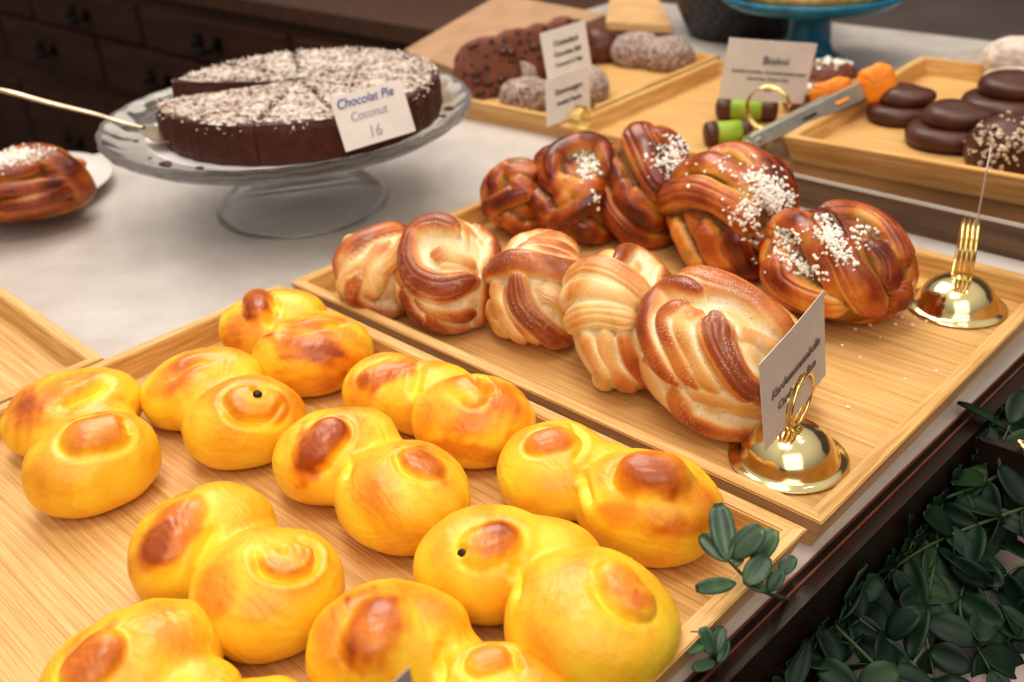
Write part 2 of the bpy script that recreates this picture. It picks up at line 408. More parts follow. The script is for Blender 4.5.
_nb = {}
def smooth_field(h, sub, it):
    if sub not in _nb:
        f = np.array(ico(sub)[1]); e = np.vstack([f[:, [0, 1]], f[:, [1, 2]], f[:, [2, 0]]]); n = len(ico(sub)[0])
        _nb[sub] = (e, np.bincount(e[:, 0], minlength=n)+np.bincount(e[:, 1], minlength=n))
    e, c = _nb[sub]; g = h.copy()
    for _ in range(it):
        g = (np.bincount(e[:, 0], g[e[:, 1]], len(g))+np.bincount(e[:, 1], g[e[:, 0]], len(g)))/c
    return g
def knot(name, label, group, ell, bands, mat, dark=.0, seed=0, sub=7, sugar=None, zc=.036, floor=FL, sgroup=None, cf=None, cat='bun', fillamt=.75, pale=()):
    C, M = frame(*ell[:5], zc, cf)
    v, f = ico(sub); r = np.random.default_rng(seed)
    h = np.zeros(len(v))-.02; bake = np.full(len(v), .1+dark*.3); fill = np.full(len(v), 1.0)
    # background strands that wrap the whole ball
    bl = []
    for k in range(9):
        ax = r.normal(size=3); ax /= np.linalg.norm(ax); p = np.cross(ax, r.normal(size=3)); p /= np.linalg.norm(p); q = np.cross(ax, p)
        off = r.uniform(-.45, .45)
        P = [p*math.cos(s)+q*math.sin(s)+ax*off for s in np.linspace(0, r.uniform(2, 3.2), 7)]
        bl.append((sphere_curve([x/np.linalg.norm(x) for x in P], 3), r.uniform(.17, .26), .0, r.uniform(.18, .42)+dark*.4, False))
    sc = (ell[2]+ell[3])/2
    for i, B in enumerate(bands):
        pts, w, bk = B[0], B[1], B[2]; L = B[3] if len(B) > 3 else .05+.012*i
        P = sphere_curve([unit(p, C, M) for p in pts], 6)
        bl.append((P, w*1.04/sc, L, bk, True))
    for (P, w, L, bk, front) in bl:
        d, t = polydist(v, P)
        tap = np.clip(np.minimum(t, 1-t)*7, 0, 1)**.5*.45+.55
        # wobble of width so strands look hand made
        ww = w*tap*(1+lowfreq(v, int(1000*w)+int(abs(L)*77), 5, .10))
        x = d/ww; ins = x < 1
        prof = np.sqrt(np.clip(1-x**2.3, 0, 1))
        H = w*.78
        streak = np.zeros(len(v)); hh = L+H*prof-.035+(0 if front else -.02-.09*np.clip(v[:, 2]*2, 0, 1))-(1-tap)*H*.8
        if front and w > .2:
            for kx, ka in ((.28+.1*math.sin(w*90), .10), (.66, .15)):
                ge = np.exp(-((x-kx-.05*np.sin(t*5+w*40))/.055)**2); hh -= ka*H*ge; streak = np.maximum(streak, ge*(.75 if kx > .5 else .35))
        m = ins & (hh > h)
        h[m] = hh[m]
        top = np.clip((prof-.45)/.5, 0, 1)
        bb = bk*(.30+.70*top)+.05
        bake[m] = bb[m]; fill[m] = np.clip(np.maximum((1-prof[m]/.62), streak[m]*(.8 if mat is CINNAMON else .45)), 0, 1)*.9
    for (px, rad, s) in pale:
        q = unit(px, C, M); d = np.linalg.norm(v-q, axis=1)/(rad/sc); g = np.exp(-d*d)
        bake = bake*(1-.8*s*g); fill = np.clip(fill+s*g, 0, 1)
    hs = smooth_field(h, sub, 10 if sub == 6 else 34); cv = np.clip((h-hs)/.045, -1, 1)
    bake = bake+np.clip(cv, -1, .6)*np.where(cv > 0, .22, .30)*(1 if mat is CARDAMOM else .6)
    fill = np.clip(np.maximum(fill*(.6 if mat is CARDAMOM else .75), np.clip(-cv*1.15-.1, 0, 1)), 0, 1)
    h += lowfreq(v, seed+5, 3.5, .018)+lowfreq(v, seed+9, 11, .005)
    lf = lowfreq(v, seed+3, 4, .13)+lowfreq(v, seed+13, 9, .08 if mat is CARDAMOM else .14); bake = bake+lf
    x = C+(v*(.90+h)[:, None])@M.T
    # rest on the tray: flatten below the floor, tuck in near it
    z0 = x[:, 2].min()
    lo = floor+.0005
    k = .006; dz = x[:, 2]-lo
    x[:, 2] = lo+np.where(dz > k, dz, k*np.exp((np.minimum(dz, k)-k)/k))-k*math.exp(-(k+max(0, lo-z0))/k)
    # underside a little paler
    under = np.clip((lo+.012-x[:, 2])/.012, 0, 1); bake = bake*(1-.35*under)
    o = mesh_np(name, x, f, mat, {'bake': np.clip(bake, 0, 1), 'fill': np.clip(fill*fillamt, 0, 1)})
    tag(o, label, cat, group)
    if sugar:
        s = grains(o, x, f, sugar, seed)
    return o
def bvh_of(x, f): return BVHTree.FromPolygons([Vector(p) for p in x.tolist()], f)
def grains(o, x, f, spec, seed, size=.0011, name='pearl_sugar', mat=None):
    bv = bvh_of(x, f); r = random.Random(seed); vs = []; fs = []
    iv, iff = ico(1)
    for (px, py, sx, sy, tilt, n) in spec:
        ct, st = math.cos(math.radians(tilt)), math.sin(math.radians(tilt))
        for _ in range(n):
            a, b = r.gauss(0, .55)*sx, r.gauss(0, .55)*sy
            p = (px+a*ct+b*st, py-a*st+b*ct)
            hit, nrm, _i, _d = bv.ray_cast(CAM, wd(p).normalized())
            if hit is None: continue
            s = size*r.uniform(.6, 1.25); q = np.array([[r.uniform(.75, 1.3) for _ in range(3)]]); R = np.array(Quaternion(Vector((r.gauss(0, 1), r.gauss(0, 1), r.gauss(0, 1))).normalized(), r.uniform(0, 6)).to_matrix())
            w = (iv*q*(1+.25*rng.normal(size=(len(iv), 1))))@R.T*s+np.array(hit)+np.array(nrm)*s*.5
            k = len(vs); vs += w.tolist(); fs += [[i+k for i in g] for g in iff]
    if not vs: return
    me = bpy.data.meshes.new(name); c = np.array(o.location); me.from_pydata((np.array(vs)-c).tolist(), [], fs); me.update(); me.materials.append(mat or SUGAR)
    g = bpy.data.objects.new(name, me); COL.objects.link(g); g.parent = o; g['kind'] = 'stuff'
    return g

G1 = 'saffron buns on the front tray'; G2 = 'pale cardamom knots'; G3 = 'dark cinnamon knots with pearl sugar'
#--- cardamom knots (polylines follow the strands seen in the dough)
knot('cardamom_bun', 'pale cardamom knot at the far left end of the front row', G2, (379, 267, 47, 46, 0),
     [([(393, 240), (373, 258), (368, 276), (372, 296)], 13, .3, .03), ([(338, 272), (350, 246), (380, 230), (414, 225)], 13, .72, .07),
      ([(340, 292), (352, 268), (372, 260)], 10, .3, .05), ([(405, 236), (392, 254), (376, 270), (380, 285)], 11, .22, .08),
      ([(361, 273), (354, 293), (372, 308), (405, 309)], 12, .68, .1)], CARDAMOM, seed=11, sub=6, pale=[((350, 262), 8, .5), ((385, 285), 10, .6)])
knot('cardamom_bun', 'round cardamom knot with a glossy brown C-shaped coil, second in the front row', G2, (448, 276, 53, 59, 0),
     [([(428, 312), (443, 328), (474, 331)], 12, .75, .05), ([(434, 252), (456, 258), (476, 268)], 10, .35, .05), ([(440, 270), (462, 272), (478, 280)], 9, .4, .07),
      ([(417, 300), (443, 312), (474, 314)], 8, .55, .1), ([(450, 296), (464, 286), (479, 279)], 8, .45, .1), ([(404, 288), (412, 310), (443, 326)], 10, .75, .1),
      ([(479, 222), (494, 242), (489, 270), (487, 300), (474, 330)], 10, .72, .12),
      ([(455, 229), (436, 224), (416, 233), (409, 256), (417, 277), (441, 287), (470, 279)], 13, .85, .15)], CARDAMOM, seed=12, pale=[((462, 247), 14, .8), ((430, 300), 8, .5)], sub=7)
knot('cardamom_bun', 'cardamom knot with one wide brown strand crossing downward, middle of the front row', G2, (539, 290, 54, 62, -12),
     [([(540, 288), (562, 300), (572, 325)], 13, .25, .02), ([(526, 243), (553, 232), (583, 247)], 8, .6, .04), ([(514, 252), (545, 240), (582, 259)], 8, .6, .05), ([(506, 258), (540, 250), (583, 268)], 8, .55, .06),
      ([(493, 278), (500, 312), (522, 345)], 10, .25, .04), ([(505, 285), (512, 315), (540, 345)], 7, .35, .06), 
      ([(517, 274), (521, 303), (542, 326), (570, 340)], 14, .78, .11), ([(488, 276), (514, 262), (556, 269), (586, 274)], 11, .78, .16)], CARDAMOM, seed=13, pale=[((548, 290), 16, .8)], sub=7)
knot('cardamom_bun', 'very pale tall cardamom knot with several twisted lower strands, fourth in the front row', G2, (623, 327, 57, 77, 8),
     [([(622, 278), (640, 290), (655, 300)], 14, .15, .0), ([(637, 325), (650, 355), (655, 380)], 10, .3, .02), ([(622, 329), (630, 359), (652, 388)], 11, .55, .05), ([(604, 330), (610, 362), (634, 390)], 11, .3, .08), ([(584, 333), (594, 356), (612, 376)], 11, .15, .1),
      ([(568, 325), (595, 313), (635, 318)], 13, .18, .12), ([(566, 304), (595, 291), (637, 304)], 12, .25, .15), ([(566, 285), (590, 273), (622, 282), (647, 301)], 14, .4, .17),
      ([(616, 266), (632, 251), (655, 251), (670, 266), (660, 284)], 10, .72, .14)], CARDAMOM, seed=14, pale=[((640, 271), 10, .8)], sub=7)
knot('cardamom_bun', 'largest cardamom knot with layered glossy strands beside the standing card', G2, (724, 357, 96, 78, -42),
     [([(742, 300), (775, 320), (792, 345)], 12, .45, -.02), ([(725, 412), (760, 420), (785, 415)], 9, .35, -.01), ([(684, 395), (726, 402), (763, 408)], 12, .25, .02), ([(736, 326), (763, 336), (785, 350)], 11, .55, .0), ([(720, 310), (750, 325), (775, 345)], 10, .2, .0),
      ([(674, 392), (686, 416), (722, 433), (760, 434)], 16, .72, .06), ([(740, 385), (765, 398), (785, 395)], 12, .65, .08),
      ([(698, 311), (682, 320), (690, 352), (716, 392)], 14, .4, .05), ([(684, 303), (664, 317), (670, 346), (693, 384)], 12, .62, .09),
      ([(698, 289), (664, 287), (648, 312), (650, 343), (674, 380)], 14, .78, .12), ([(680, 277), (722, 283), (764, 306), (790, 334)], 19, .62, .08),
      ([(717, 318), (719, 343), (738, 377), (757, 392)], 17, .92, .13)], CARDAMOM, seed=15, pale=[((735, 312), 14, .8), ((765, 350), 12, .7), ((700, 330), 8, .5)], zc=.038, sub=7)
#--- cinnamon knots
knot('cinnamon_bun', 'small plaited cinnamon knot at the far left end of the back row', G3, (522, 193, 41, 41, 0),
     [([(505, 169), (524, 168), (538, 175)], 10, .5), ([(493, 190), (496, 172), (510, 162)], 9, .55), ([(505, 217), (520, 228), (535, 226)], 11, .5), ([(486, 210), (505, 197), (530, 190)], 10, .7), ([(512, 180), (526, 186), (540, 200)], 9, .45)],
     CINNAMON, dark=.3, seed=21, sub=6)
knot('cinnamon_bun', 'cinnamon knot whose arched strand frames a clump of pearl sugar, second in back row', G3, (577, 195, 51, 57, 0),
     [([(580, 228), (600, 240), (614, 236)], 12, .7), ([(536, 158), (550, 150)], 11, .6), ([(529, 172), (531, 198), (552, 214)], 11, .65), ([(541, 172), (560, 186), (565, 206)], 10, .4), ([(560, 180), (580, 190), (600, 185)], 10, .35),
      ([(548, 228), (572, 212), (602, 194)], 11, .7), ([(552, 178), (556, 152), (580, 143), (601, 148), (607, 170)], 10, .75, .16)],
     CINNAMON, dark=.3, seed=22, sub=6, pale=[((560, 206), 6, .6)], sugar=[(588, 166, 11, 13, 0, 130), (597, 200, 8, 12, 0, 18)])
knot('cinnamon_bun', 'tall dark cinnamon knot with a broad glossy strand, third in the back row', G3, (645, 191, 55, 66, -4),
     [([(629, 194), (653, 201), (678, 210)], 10, .5), ([(611, 145), (606, 160), (622, 184)], 11, .75), ([(675, 150), (685, 170), (680, 190)], 12, .4), ([(620, 182), (632, 208), (664, 226)], 11, .8), ([(601, 183), (611, 213), (636, 238), (668, 243)], 13, .62),
      ([(634, 133), (644, 152), (656, 176), (672, 190)], 17, .85, .15), ([(655, 133), (672, 138), (685, 155)], 9, .55)],
     CINNAMON, dark=.35, seed=23, sub=7, pale=[((640, 168), 7, .7), ((655, 214), 6, .7)], sugar=[(672, 157, 16, 19, -30, 230)])
knot('cinnamon_bun', 'cinnamon knot with the thickest scatter of pearl sugar, fourth in the back row', G3, (736, 219, 70, 69, -25),
     [([(732, 229), (744, 262), (758, 278)], 15, .75), ([(705, 225), (712, 253), (728, 272)], 13, .4), ([(674, 222), (684, 247), (700, 268)], 12, .3), ([(760, 235), (775, 250), (785, 262)], 13, .6),
      ([(708, 158), (732, 150), (762, 166), (794, 203)], 15, .7, .07), ([(745, 170), (770, 190), (790, 215)], 15, .65, .06), ([(674, 180), (702, 165), (732, 174), (756, 200)], 13, .62, .12), ([(666, 204), (695, 192), (732, 207), (753, 228)], 14, .7, .15)],
     CINNAMON, dark=.3, seed=24, sub=7, pale=[((758, 236), 9, .9), ((691, 252), 6, .8), ((745, 195), 6, .6)], sugar=[(770, 194, 30, 16, -45, 420), (748, 214, 16, 16, 0, 90), (760, 237, 20, 22, 0, 45), (715, 165, 40, 18, 0, 20)])
knot('cinnamon_bun', 'cinnamon knot with wide crossing strands at the right end of the back row', G3, (836, 268, 77, 62, -15),
     [([(764, 262), (770, 290), (805, 314)], 11, .5), ([(874, 240), (890, 262), (893, 290)], 15, .75, .02), ([(895, 290), (903, 292), (898, 308)], 14, .6), ([(776, 255), (781, 281), (813, 301), (845, 303)], 18, .38, .07),
      ([(825, 209), (862, 211), (894, 235), (905, 262)], 15, .66, .09), ([(765, 226), (777, 211), (800, 222), (825, 262), (845, 297)], 12, .6, .12), ([(822, 216), (840, 253), (860, 288), (876, 310)], 16, .55, .14)],
     CINNAMON, dark=.3, seed=25, sub=7, pale=[((868, 262), 13, .9), ((803, 243), 10, .8), ((880, 285), 8, .6)], sugar=[(832, 236, 18, 10, -60, 150), (842, 252, 18, 8, -50, 50), (788, 236, 14, 9, 0, 60), (800, 266, 26, 8, -25, 80), (800, 255, 36, 34, 0, 30), (862, 236, 12, 14, 0, 25)])
# Danish on the plate
knot('braided_pastry', 'brown braided pastry with sugar on a white plate at the left edge', None, (22, 187, 72, 41, 8),
     [([(-40, 200), (0, 190), (40, 185), (70, 180)], 11, .6), ([(-40, 170), (0, 172), (38, 165)], 12, .65), ([(0, 208), (40, 200), (72, 186)], 11, .6), ([(35, 152), (58, 162), (76, 178), (84, 198)], 12, .7, .12), ([(-20, 218), (30, 212), (80, 200)], 8, .5)],
     CINNAMON, dark=.15, seed=31, sub=6, sugar=[(18, 157, 22, 8, 12, 260), (0, 160, 20, 6, 10, 120)], zc=.034, floor=.0095, cat='pastry')
#--- saffron buns
def lobe_mesh(lobe, seed, shrink=1.0):
    """a flattened dough ball standing on the tray whose outline fills the given ellipse"""
    cx, cy, a, b, tilt = lobe[:5]; hz = lobe[5] if len(lobe) > 5 else .74
    C = at((cx, cy), .022); s = -(C-CAM).dot(CB)/F; am, bm_ = a*s, b*s
    hz = min(hz, .95*b/a); c = am*hz; C = at((cx, cy), FL+c*.80); s = -(C-CAM).dot(CB)/F; am, bm_ = a*s, b*s
    w = (CAM-C).normalized(); ph = math.asin(w.z); hw = Vector((w.x, w.y, 0)).normalized(); hr = ZV_.cross(hw).normalized()
    dd = math.sqrt(max((bm_**2-(c*math.cos(ph))**2), (.55*bm_)**2))/math.sin(ph)
    dd = min(max(dd, am*.72), am*1.25)
    tt = math.radians(tilt)*1.3
    e1 = hr*math.cos(tt)-hw*math.sin(tt); e2 = hw*math.cos(tt)+hr*math.sin(tt)
    v, f = ico(6); h = lowfreq(v, seed, 2.0, .018)
    # superellipsoid: rounder shoulders
    q = v.copy(); q[:, 2] = np.sign(v[:, 2])*np.abs(v[:, 2])**.88
    x = np.array(C)+(q*(1+h)[:, None])@np.array([e1*am, e2*dd, ZV_*c])
    lo = FL+.0004; k = .004; dz = x[:, 2]-lo
    x[:, 2] = np.maximum(lo+np.where(dz > k, dz, k*np.exp((np.minimum(dz, k)-k)/k))-k*.2, lo-.001)
    return x, f
ZV_ = Vector((0, 0, 1))
def polydist_w(co, P):
    best = np.full(len(co), 9.0); tt = np.zeros(len(co)); n = len(P)-1
    for i in range(n):
        a, b = P[i], P[i+1]; ab = b-a; t = np.clip(((co-a)@ab)/(ab@ab+1e-12), 0, 1); d = np.linalg.norm(co-(a+t[:, None]*ab), axis=1)
        m = d < best; best[m] = d[m]; tt[m] = (i+t[m])/n
    return best, tt
def lusse(label, lobes, feats, spots, seed, raisins=()):
    vs, fs, n = [], [], 0
    for i, L in enumerate(lobes):
        x, f = lobe_mesh(L[:5], seed*10+i)
        vs.append(x); fs += [[a+n for a in g] for g in f]; n += len(x)
    me = bpy.data.meshes.new('tmp'); me.from_pydata(np.vstack(vs).tolist(), [], fs); me.update()
    o = bpy.data.objects.new('tmp', me); COL.objects.link(o)
    m = o.modifiers.new('r', 'REMESH'); m.mode = 'VOXEL'; m.voxel_size = .0016; m.use_smooth_shade = True
    s = o.modifiers.new('s', 'SMOOTH'); s.factor = .7; s.iterations = 9
    sd = o.modifiers.new('d', 'SUBSURF'); sd.levels = 2; sd.render_levels = 2
    dg = bpy.context.evaluated_depsgraph_get(); ev = o.evaluated_get(dg); m2 = bpy.data.meshes.new_from_object(ev, depsgraph=dg)
    co = np.empty(len(m2.vertices)*3); m2.vertices.foreach_get('co', co); co = co.reshape(-1, 3)
    fc = [list(p.vertices) for p in m2.polygons]
    nr = np.empty(len(m2.vertices)*3); m2.vertices.foreach_get('normal', nr); nr = nr.reshape(-1, 3)
    bpy.data.objects.remove(o); bpy.data.meshes.remove(me); bpy.data.meshes.remove(m2)
    lo = FL+.0004; co[:, 2] += lo-co[:, 2].min(); co[:, 2] = np.maximum(co[:, 2], lo)
    bv = bvh_of(co, fc)
    top = co[:, 2].max()
    bake = .14+.24*np.clip(nr[:, 2], 0, 1)*np.clip((co[:, 2]-.016)/(top-.016), 0, 1)+lowfreq(co*60, seed, 2.2, .11)
    def hitp(p):
        h_ = bv.ray_cast(CAM, wd(p).normalized())[0]
        return np.array(h_) if h_ is not None else None
    dis = np.zeros(len(co)); groove = np.zeros(len(co))
    for (_i, kind, pts, w, amp) in feats:
        c2 = [Vector((*p, 0)) for p in pts]; c2 = [(p.x, p.y) for p in catmull(c2, 5)] if len(pts) > 1 else [pts[0], pts[0]]
        P = [q for q in (hitp(p) for p in c2) if q is not None]
        if len(P) < 2: continue
        P = np.array(P); sc = float(np.linalg.norm(P[0]-np.array(CAM)))/F; d, t = polydist_w(co, P)
        if kind == 'k':
            x = d/(w*sc); g = .055*w*sc*2
            hh = amp*.036*1.15
            side = np.clip(.55+lowfreq(co, seed+31+int(pts[0][0]), 60, .55), .05, 1); dis += hh*np.exp(-x**3.2*.9)-(.0007+hh*.30)*side*np.exp(-((x-1.2)/.24)**2); groove = np.maximum(groove, .7*side*np.exp(-((x-1.22)/.22)**2))
        else:
            x = d/(w*.72*sc); tp = np.clip(np.minimum(t, 1-t)*5+.35, 0, 1) if len(pts) > 1 else 1
            dis += -amp*.036*1.1*np.exp(-np.abs(x)**1.6)*tp+amp*.036*.12*np.exp(-((x-2.1)/.8)**2)*tp; groove = np.maximum(groove, .9*np.exp(-x*x)*tp)
    # fine wrinkles that run around each coil, and soft dents
    wr = lowfreq(co+lowfreq(co, seed+4, 150, .004)[:, None], seed+3, 520, .00007)+lowfreq(co, seed+8, 120, .0006)
    dis += wr*np.clip((co[:, 2]-lo)/.006, 0, 1)
    co = co+nr*dis[:, None]; co[:, 2] = np.maximum(co[:, 2], lo)
    for (px, py, rx, ry, tl, st) in spots:
        hit = hitp((px, py))
        if hit is None: continue
        hit = Vector(hit.tolist()); w = (CAM-hit).normalized(); r_ = (CR-w*CR.dot(w)).normalized(); u_ = w.cross(r_); sc = (hit-CAM).length/F
        e = co-np.array(hit); ct, sn = math.cos(math.radians(tl)), math.sin(math.radians(tl))
        a_ = (e@np.array(r_*ct+u_*sn))/(rx*sc); b_ = (e@np.array(u_*ct-r_*sn))/(ry*sc); c_ = (e@np.array(w))/((rx+ry)*sc)
        q = (a_*a_+b_*b_+c_*c_*.5)*(1+lowfreq(co, seed+17, 330, .30))*.86
        bake += st*.84*np.exp(-q**2.4)
    bake = bake-groove*.28
    ob = mesh_np('saffron_bun', co, fc, SAFFRON, {'bake': np.clip(bake, 0, 1), 'fill': np.zeros(len(co))})
    tag(ob, label, 'bun', G1)
    bv = bvh_of(co, fc)
    for (px, py) in raisins:
        hit, nn, *_ = bv.ray_cast(CAM, wd((px, py)).normalized())
        v, f = ico(3); w = v*np.array([.0027, .0024, .0016])*(1+lowfreq(v, 3, 5, .12))[:, None]+np.array(hit)-np.array(nn)*.0001
        r = mesh_np('raisin', w, f, RAISIN, {}); r.parent = ob; r.location = r.location-ob.location
    return ob
RAISIN = plain('dark raisin', (40, 22, 14), .5, 0, .2, 300)
lusse('saffron bun at the far left with a torn nick at its front edge', [(75, 412, 69, 41, 0), (94, 464, 66, 50, 4), (88, 435, 50, 34, 0, .022)],
      [(0, 'g', [(60, 404), (90, 392), (105, 380)], 9, .12), (1, 'k', [(84, 434), (106, 430)], 20, .10), (1, 'g', [(122, 420), (128, 436)], 6, .07)],
      [(18, 405, 16, 26, 10, .4), (55, 392, 40, 12, 25, .35), (70, 413, 40, 8, 15, .3), (98, 432, 28, 16, 10, .35), (92, 470, 60, 22, 0, .08), (150, 440, 14, 22, 0, .2), (83, 502, 9, 6, 0, -.5)], 1)
lusse('saffron bun with a dark raisin hole in its right coil, second from the left', [(204, 388, 62, 41, 0), (245, 422, 61, 47, 0), (225, 405, 48, 34, 0, .022)],
      [(0, 'g', [(168, 378), (190, 364), (208, 357)], 7, .08), (1, 'k', [(246, 400), (266, 403)], 20, .09), (1, 'g', [(222, 400), (236, 420), (268, 421), (283, 402)], 5, .07), (1, 'g', [(257, 393)], 5, .12)],
      [(168, 380, 26, 13, 40, .4), (200, 362, 26, 8, 10, .2), (262, 410, 18, 8, -10, .25), (225, 400, 16, 18, 60, .25), (290, 405, 14, 22, 0, .3), (240, 440, 40, 12, 0, .15)], 2, raisins=[(257, 394)])
lusse('most browned saffron bun, with a dark knob, at the back of the tray', [(264, 330, 41, 40, 20), (311, 354, 61, 42, -4), (285, 322, 45, 32, -20, .024)],
      [(0, 'k', [(256, 300), (262, 312)], 13, .16), (1, 'g', [(283, 333), (315, 326), (348, 322)], 6, .10), (0, 'g', [(275, 300), (270, 330)], 6, .08)],
      [(257, 302, 14, 16, 0, .75), (242, 330, 18, 26, 0, .45), (232, 342, 8, 14, 0, .25), (305, 345, 34, 14, -10, .5), (330, 365, 40, 16, 0, .35), (320, 322, 30, 6, 5, .35), (345, 345, 26, 20, 0, .25), (310, 385, 50, 9, 0, .35)], 3)
lusse('saffron bun with a slit-shaped hole in its right lobe near the tray corner', [(386, 389, 45, 36, 10), (473, 421, 62, 47, -10), (430, 398, 48, 38, -15, .024)],
      [(0, 'k', [(372, 376), (400, 366)], 15, .08), (1, 'g', [(474, 378), (490, 391)], 7, .16), (1, 'k', [(462, 385), (474, 396)], 12, .05), (2, 'g', [(420, 365), (412, 395)], 7, .08)],
      [(385, 372, 30, 11, 20, .55), (362, 390, 16, 18, 0, .35), (465, 382, 18, 10, -30, .4), (450, 420, 40, 18, -10, .28), (500, 400, 24, 14, -30, .3), (470, 452, 44, 9, -8, .55), (520, 425, 12, 22, 0, .3)], 4)
lusse('saffron bun with two oval brown knobs in the middle of the tray', [(338, 456, 66, 49, 5), (403, 496, 69, 57, -20), (368, 470, 50, 42, -20, .024)],
      [(0, 'k', [(314, 450), (328, 432)], 19, .10), (1, 'k', [(414, 457), (430, 466)], 15, .07), (1, 'g', [(396, 455), (404, 472), (430, 482)], 5, .05), (2, 'g', [(345, 480), (350, 460)], 8, .06)],
      [(320, 442, 18, 30, -35, .75), (310, 460, 14, 20, -20, .25), (422, 462, 24, 12, -20, .5), (400, 510, 45, 24, -20, .22), (380, 490, 30, 18, 0, .12), (350, 428, 26, 10, 0, .12)], 5)
lusse('saffron bun with a raised glossy brown knob ringed by a crease, at the right', [(557, 469, 59, 50, 5), (648, 507, 74, 57, -14), (600, 482, 52, 42, -15, .024)],
      [(0, 'k', [(540, 442), (560, 437)], 15, .08), (1, 'k', [(640, 472), (664, 475)], 23, .20), (2, 'g', [(590, 505), (580, 470)], 7, .08), (0, 'g', [(572, 425), (585, 440), (575, 460)], 5, .05)],
      [(549, 440, 22, 14, 10, .55), (653, 471, 34, 20, -8, .62), (640, 465, 16, 8, 0, .2), (645, 520, 56, 13, -8, .42), (700, 500, 20, 22, 30, .28), (548, 490, 34, 16, 0, .2), (620, 500, 18, 22, 0, .2), (680, 530, 30, 10, 15, .3)], 6)
lusse('saffron bun with a long brown left lobe and a swirled right lobe', [(203, 543, 76, 55, 15), (268, 592, 77, 64, -8), (235, 560, 56, 46, -20, .025)],
      [(0, 'k', [(160, 550), (184, 512)], 20, .07), (1, 'g', [(254, 553), (262, 572), (290, 580), (315, 568), (318, 548), (300, 538)], 6, .09), (1, 'g', [(283, 548)], 5, .06), (2, 'g', [(190, 585), (205, 545), (218, 525)], 7, .07)],
      [(172, 530, 20, 34, -35, .6), (150, 550, 12, 26, -30, .3), (212, 590, 22, 34, -20, .38), (275, 566, 26, 7, -10, .3), (250, 612, 30, 14, 0, .22), (310, 555, 10, 10, 0, .2), (320, 600, 26, 20, 0, .08)], 7)
lusse('largest saffron bun, with a raisin in its left coil, at the front right', [(489, 563, 75, 57, 0), (590, 622, 89, 73, -14), (545, 565, 62, 48, -25, .028)],
      [(0, 'k', [(482, 545), (498, 538)], 21, .09), (1, 'k', [(614, 574), (640, 602)], 17, .08), (1, 'g', [(592, 585), (610, 608), (640, 625)], 7, .07), (0, 'g', [(463, 552)], 5, .10), (2, 'g', [(515, 600), (520, 560)], 8, .06)],
      [(496, 540, 20, 16, 20, .5), (505, 525, 18, 8, 0, .2), (620, 578, 18, 12, -40, .28), (640, 600, 14, 9, 0, .42), (560, 590, 34, 22, 0, .14), (470, 590, 40, 18, 0, .1), (560, 640, 40, 20, 0, .08)], 8, raisins=[(463, 552)])
lusse('saffron bun with one large round brown patch, at the bottom edge of the photo', [(388, 645, 84, 61, 0), (500, 692, 72, 50, -10), (440, 665, 52, 42, -20, .024)],
      [(0, 'k', [(370, 640), (382, 618)], 26, .08), (1, 'k', [(482, 660), (496, 656)], 16, .07), (2, 'g', [(440, 690), (445, 640)], 8, .08), (1, 'g', [(510, 650), (520, 670)], 6, .06)],
      [(374, 630, 28, 34, -20, .6), (440, 615, 26, 14, -30, .18), (487, 656, 22, 11, 0, .42), (540, 662, 22, 20, 0, .25), (330, 650, 20, 36, 0, .18)], 9)
lusse('saffron bun partly cut off by the bottom left of the photo', [(136, 668, 92, 61, 3), (250, 728, 74, 50, -10), (185, 700, 62, 46, -20, .024)],
      [(0, 'k', [(84, 668), (98, 652)], 22, .08)],
      [(90, 660, 24, 20, 20, .55), (180, 640, 34, 20, 0, .2), (55, 680, 18, 26, 0, .2)], 10)

# crumbs of pearl sugar on tray 2
def loose(name, label, pts, z, size, mat):
    vs, fs = [], []; iv, iff = ico(1); r = random.Random(3)
    for p in pts:
        c = np.array(at(p, z)); s = size*r.uniform(.6, 1.2); w = iv*s*np.array([1.2, .9, .7])+c+np.array([0, 0, s*.7]); k = len(vs); vs += w.tolist(); fs += [[i+k for i in g] for g in iff]
    me = bpy.data.meshes.new(name); me.from_pydata(vs, [], fs); me.materials.append(mat); o = bpy.data.objects.new(name, me); COL.objects.link(o)
    return tag(o, label, 'crumbs', None, 'stuff')
pp = [(860, 358), (848, 408), (905, 380), (936, 372), (820, 340), (776, 352), (790, 372), (895, 325), (915, 318), (908, 308), (922, 314), (902, 318), (912, 326), (926, 322), (930, 310), (880, 338), (855, 330), (870, 326), (842, 346), (950, 395)]
loose('sugar_crumbs', 'white sugar grains scattered over the bare right part of the knot tray', pp, FL, .0011, SUGAR)

# ------------------------------------------------------------------ cake stand with cake
SX, SY = -.155, .131
KX, KY = -.1445, .1385
sc_w = lambda a, r: (.012*abs(math.sin(a*16)) if r > .142 else 0)
t = thing('cake_stand', 'clear pressed glass footed cake stand under the chocolate cake', 'cake stand', (SX, SY, 0))
obj('foot', lathe([(.0, .030), (.022, .028), (.045, .020), (.064, .008), (.071, .0003), (.074, .0008), (.0745, .004), (.070, .010), (.055, .023), (.036, .034), (.022, .043), (.018, .052), (.022, .060), (.034, .066), (.0, .066)], (SX, SY, 0), 72), GLASS, t, True)
obj('plate', lathe([(.0, .0665), (.06, .067), (.120, .068), (.138, .071), (.149, .079), (.1515, .084), (.150, .087), (.146, .085), (.136, .078), (.120, .0745), (.0, .074)], (SX, SY, 0), 192, sc_w), GLASS, t, True)
tag(obj('cake_paper', lathe([(0, .0752), (.119, .0752), (.1215, .0765), (.1215, .0770), (.119, .0760), (0, .0760)], (SX+.004, SY+.004, 0), 96), WHITE, None, True), 'round white paper liner between the cake and the glass stand', 'paper')
cake = thing('chocolate_cake', 'sliced round chocolate cake covered in coconut flakes on the glass stand', 'cake', (SX, SY, .0765))
COCO = NT('coconut flakes over cake')
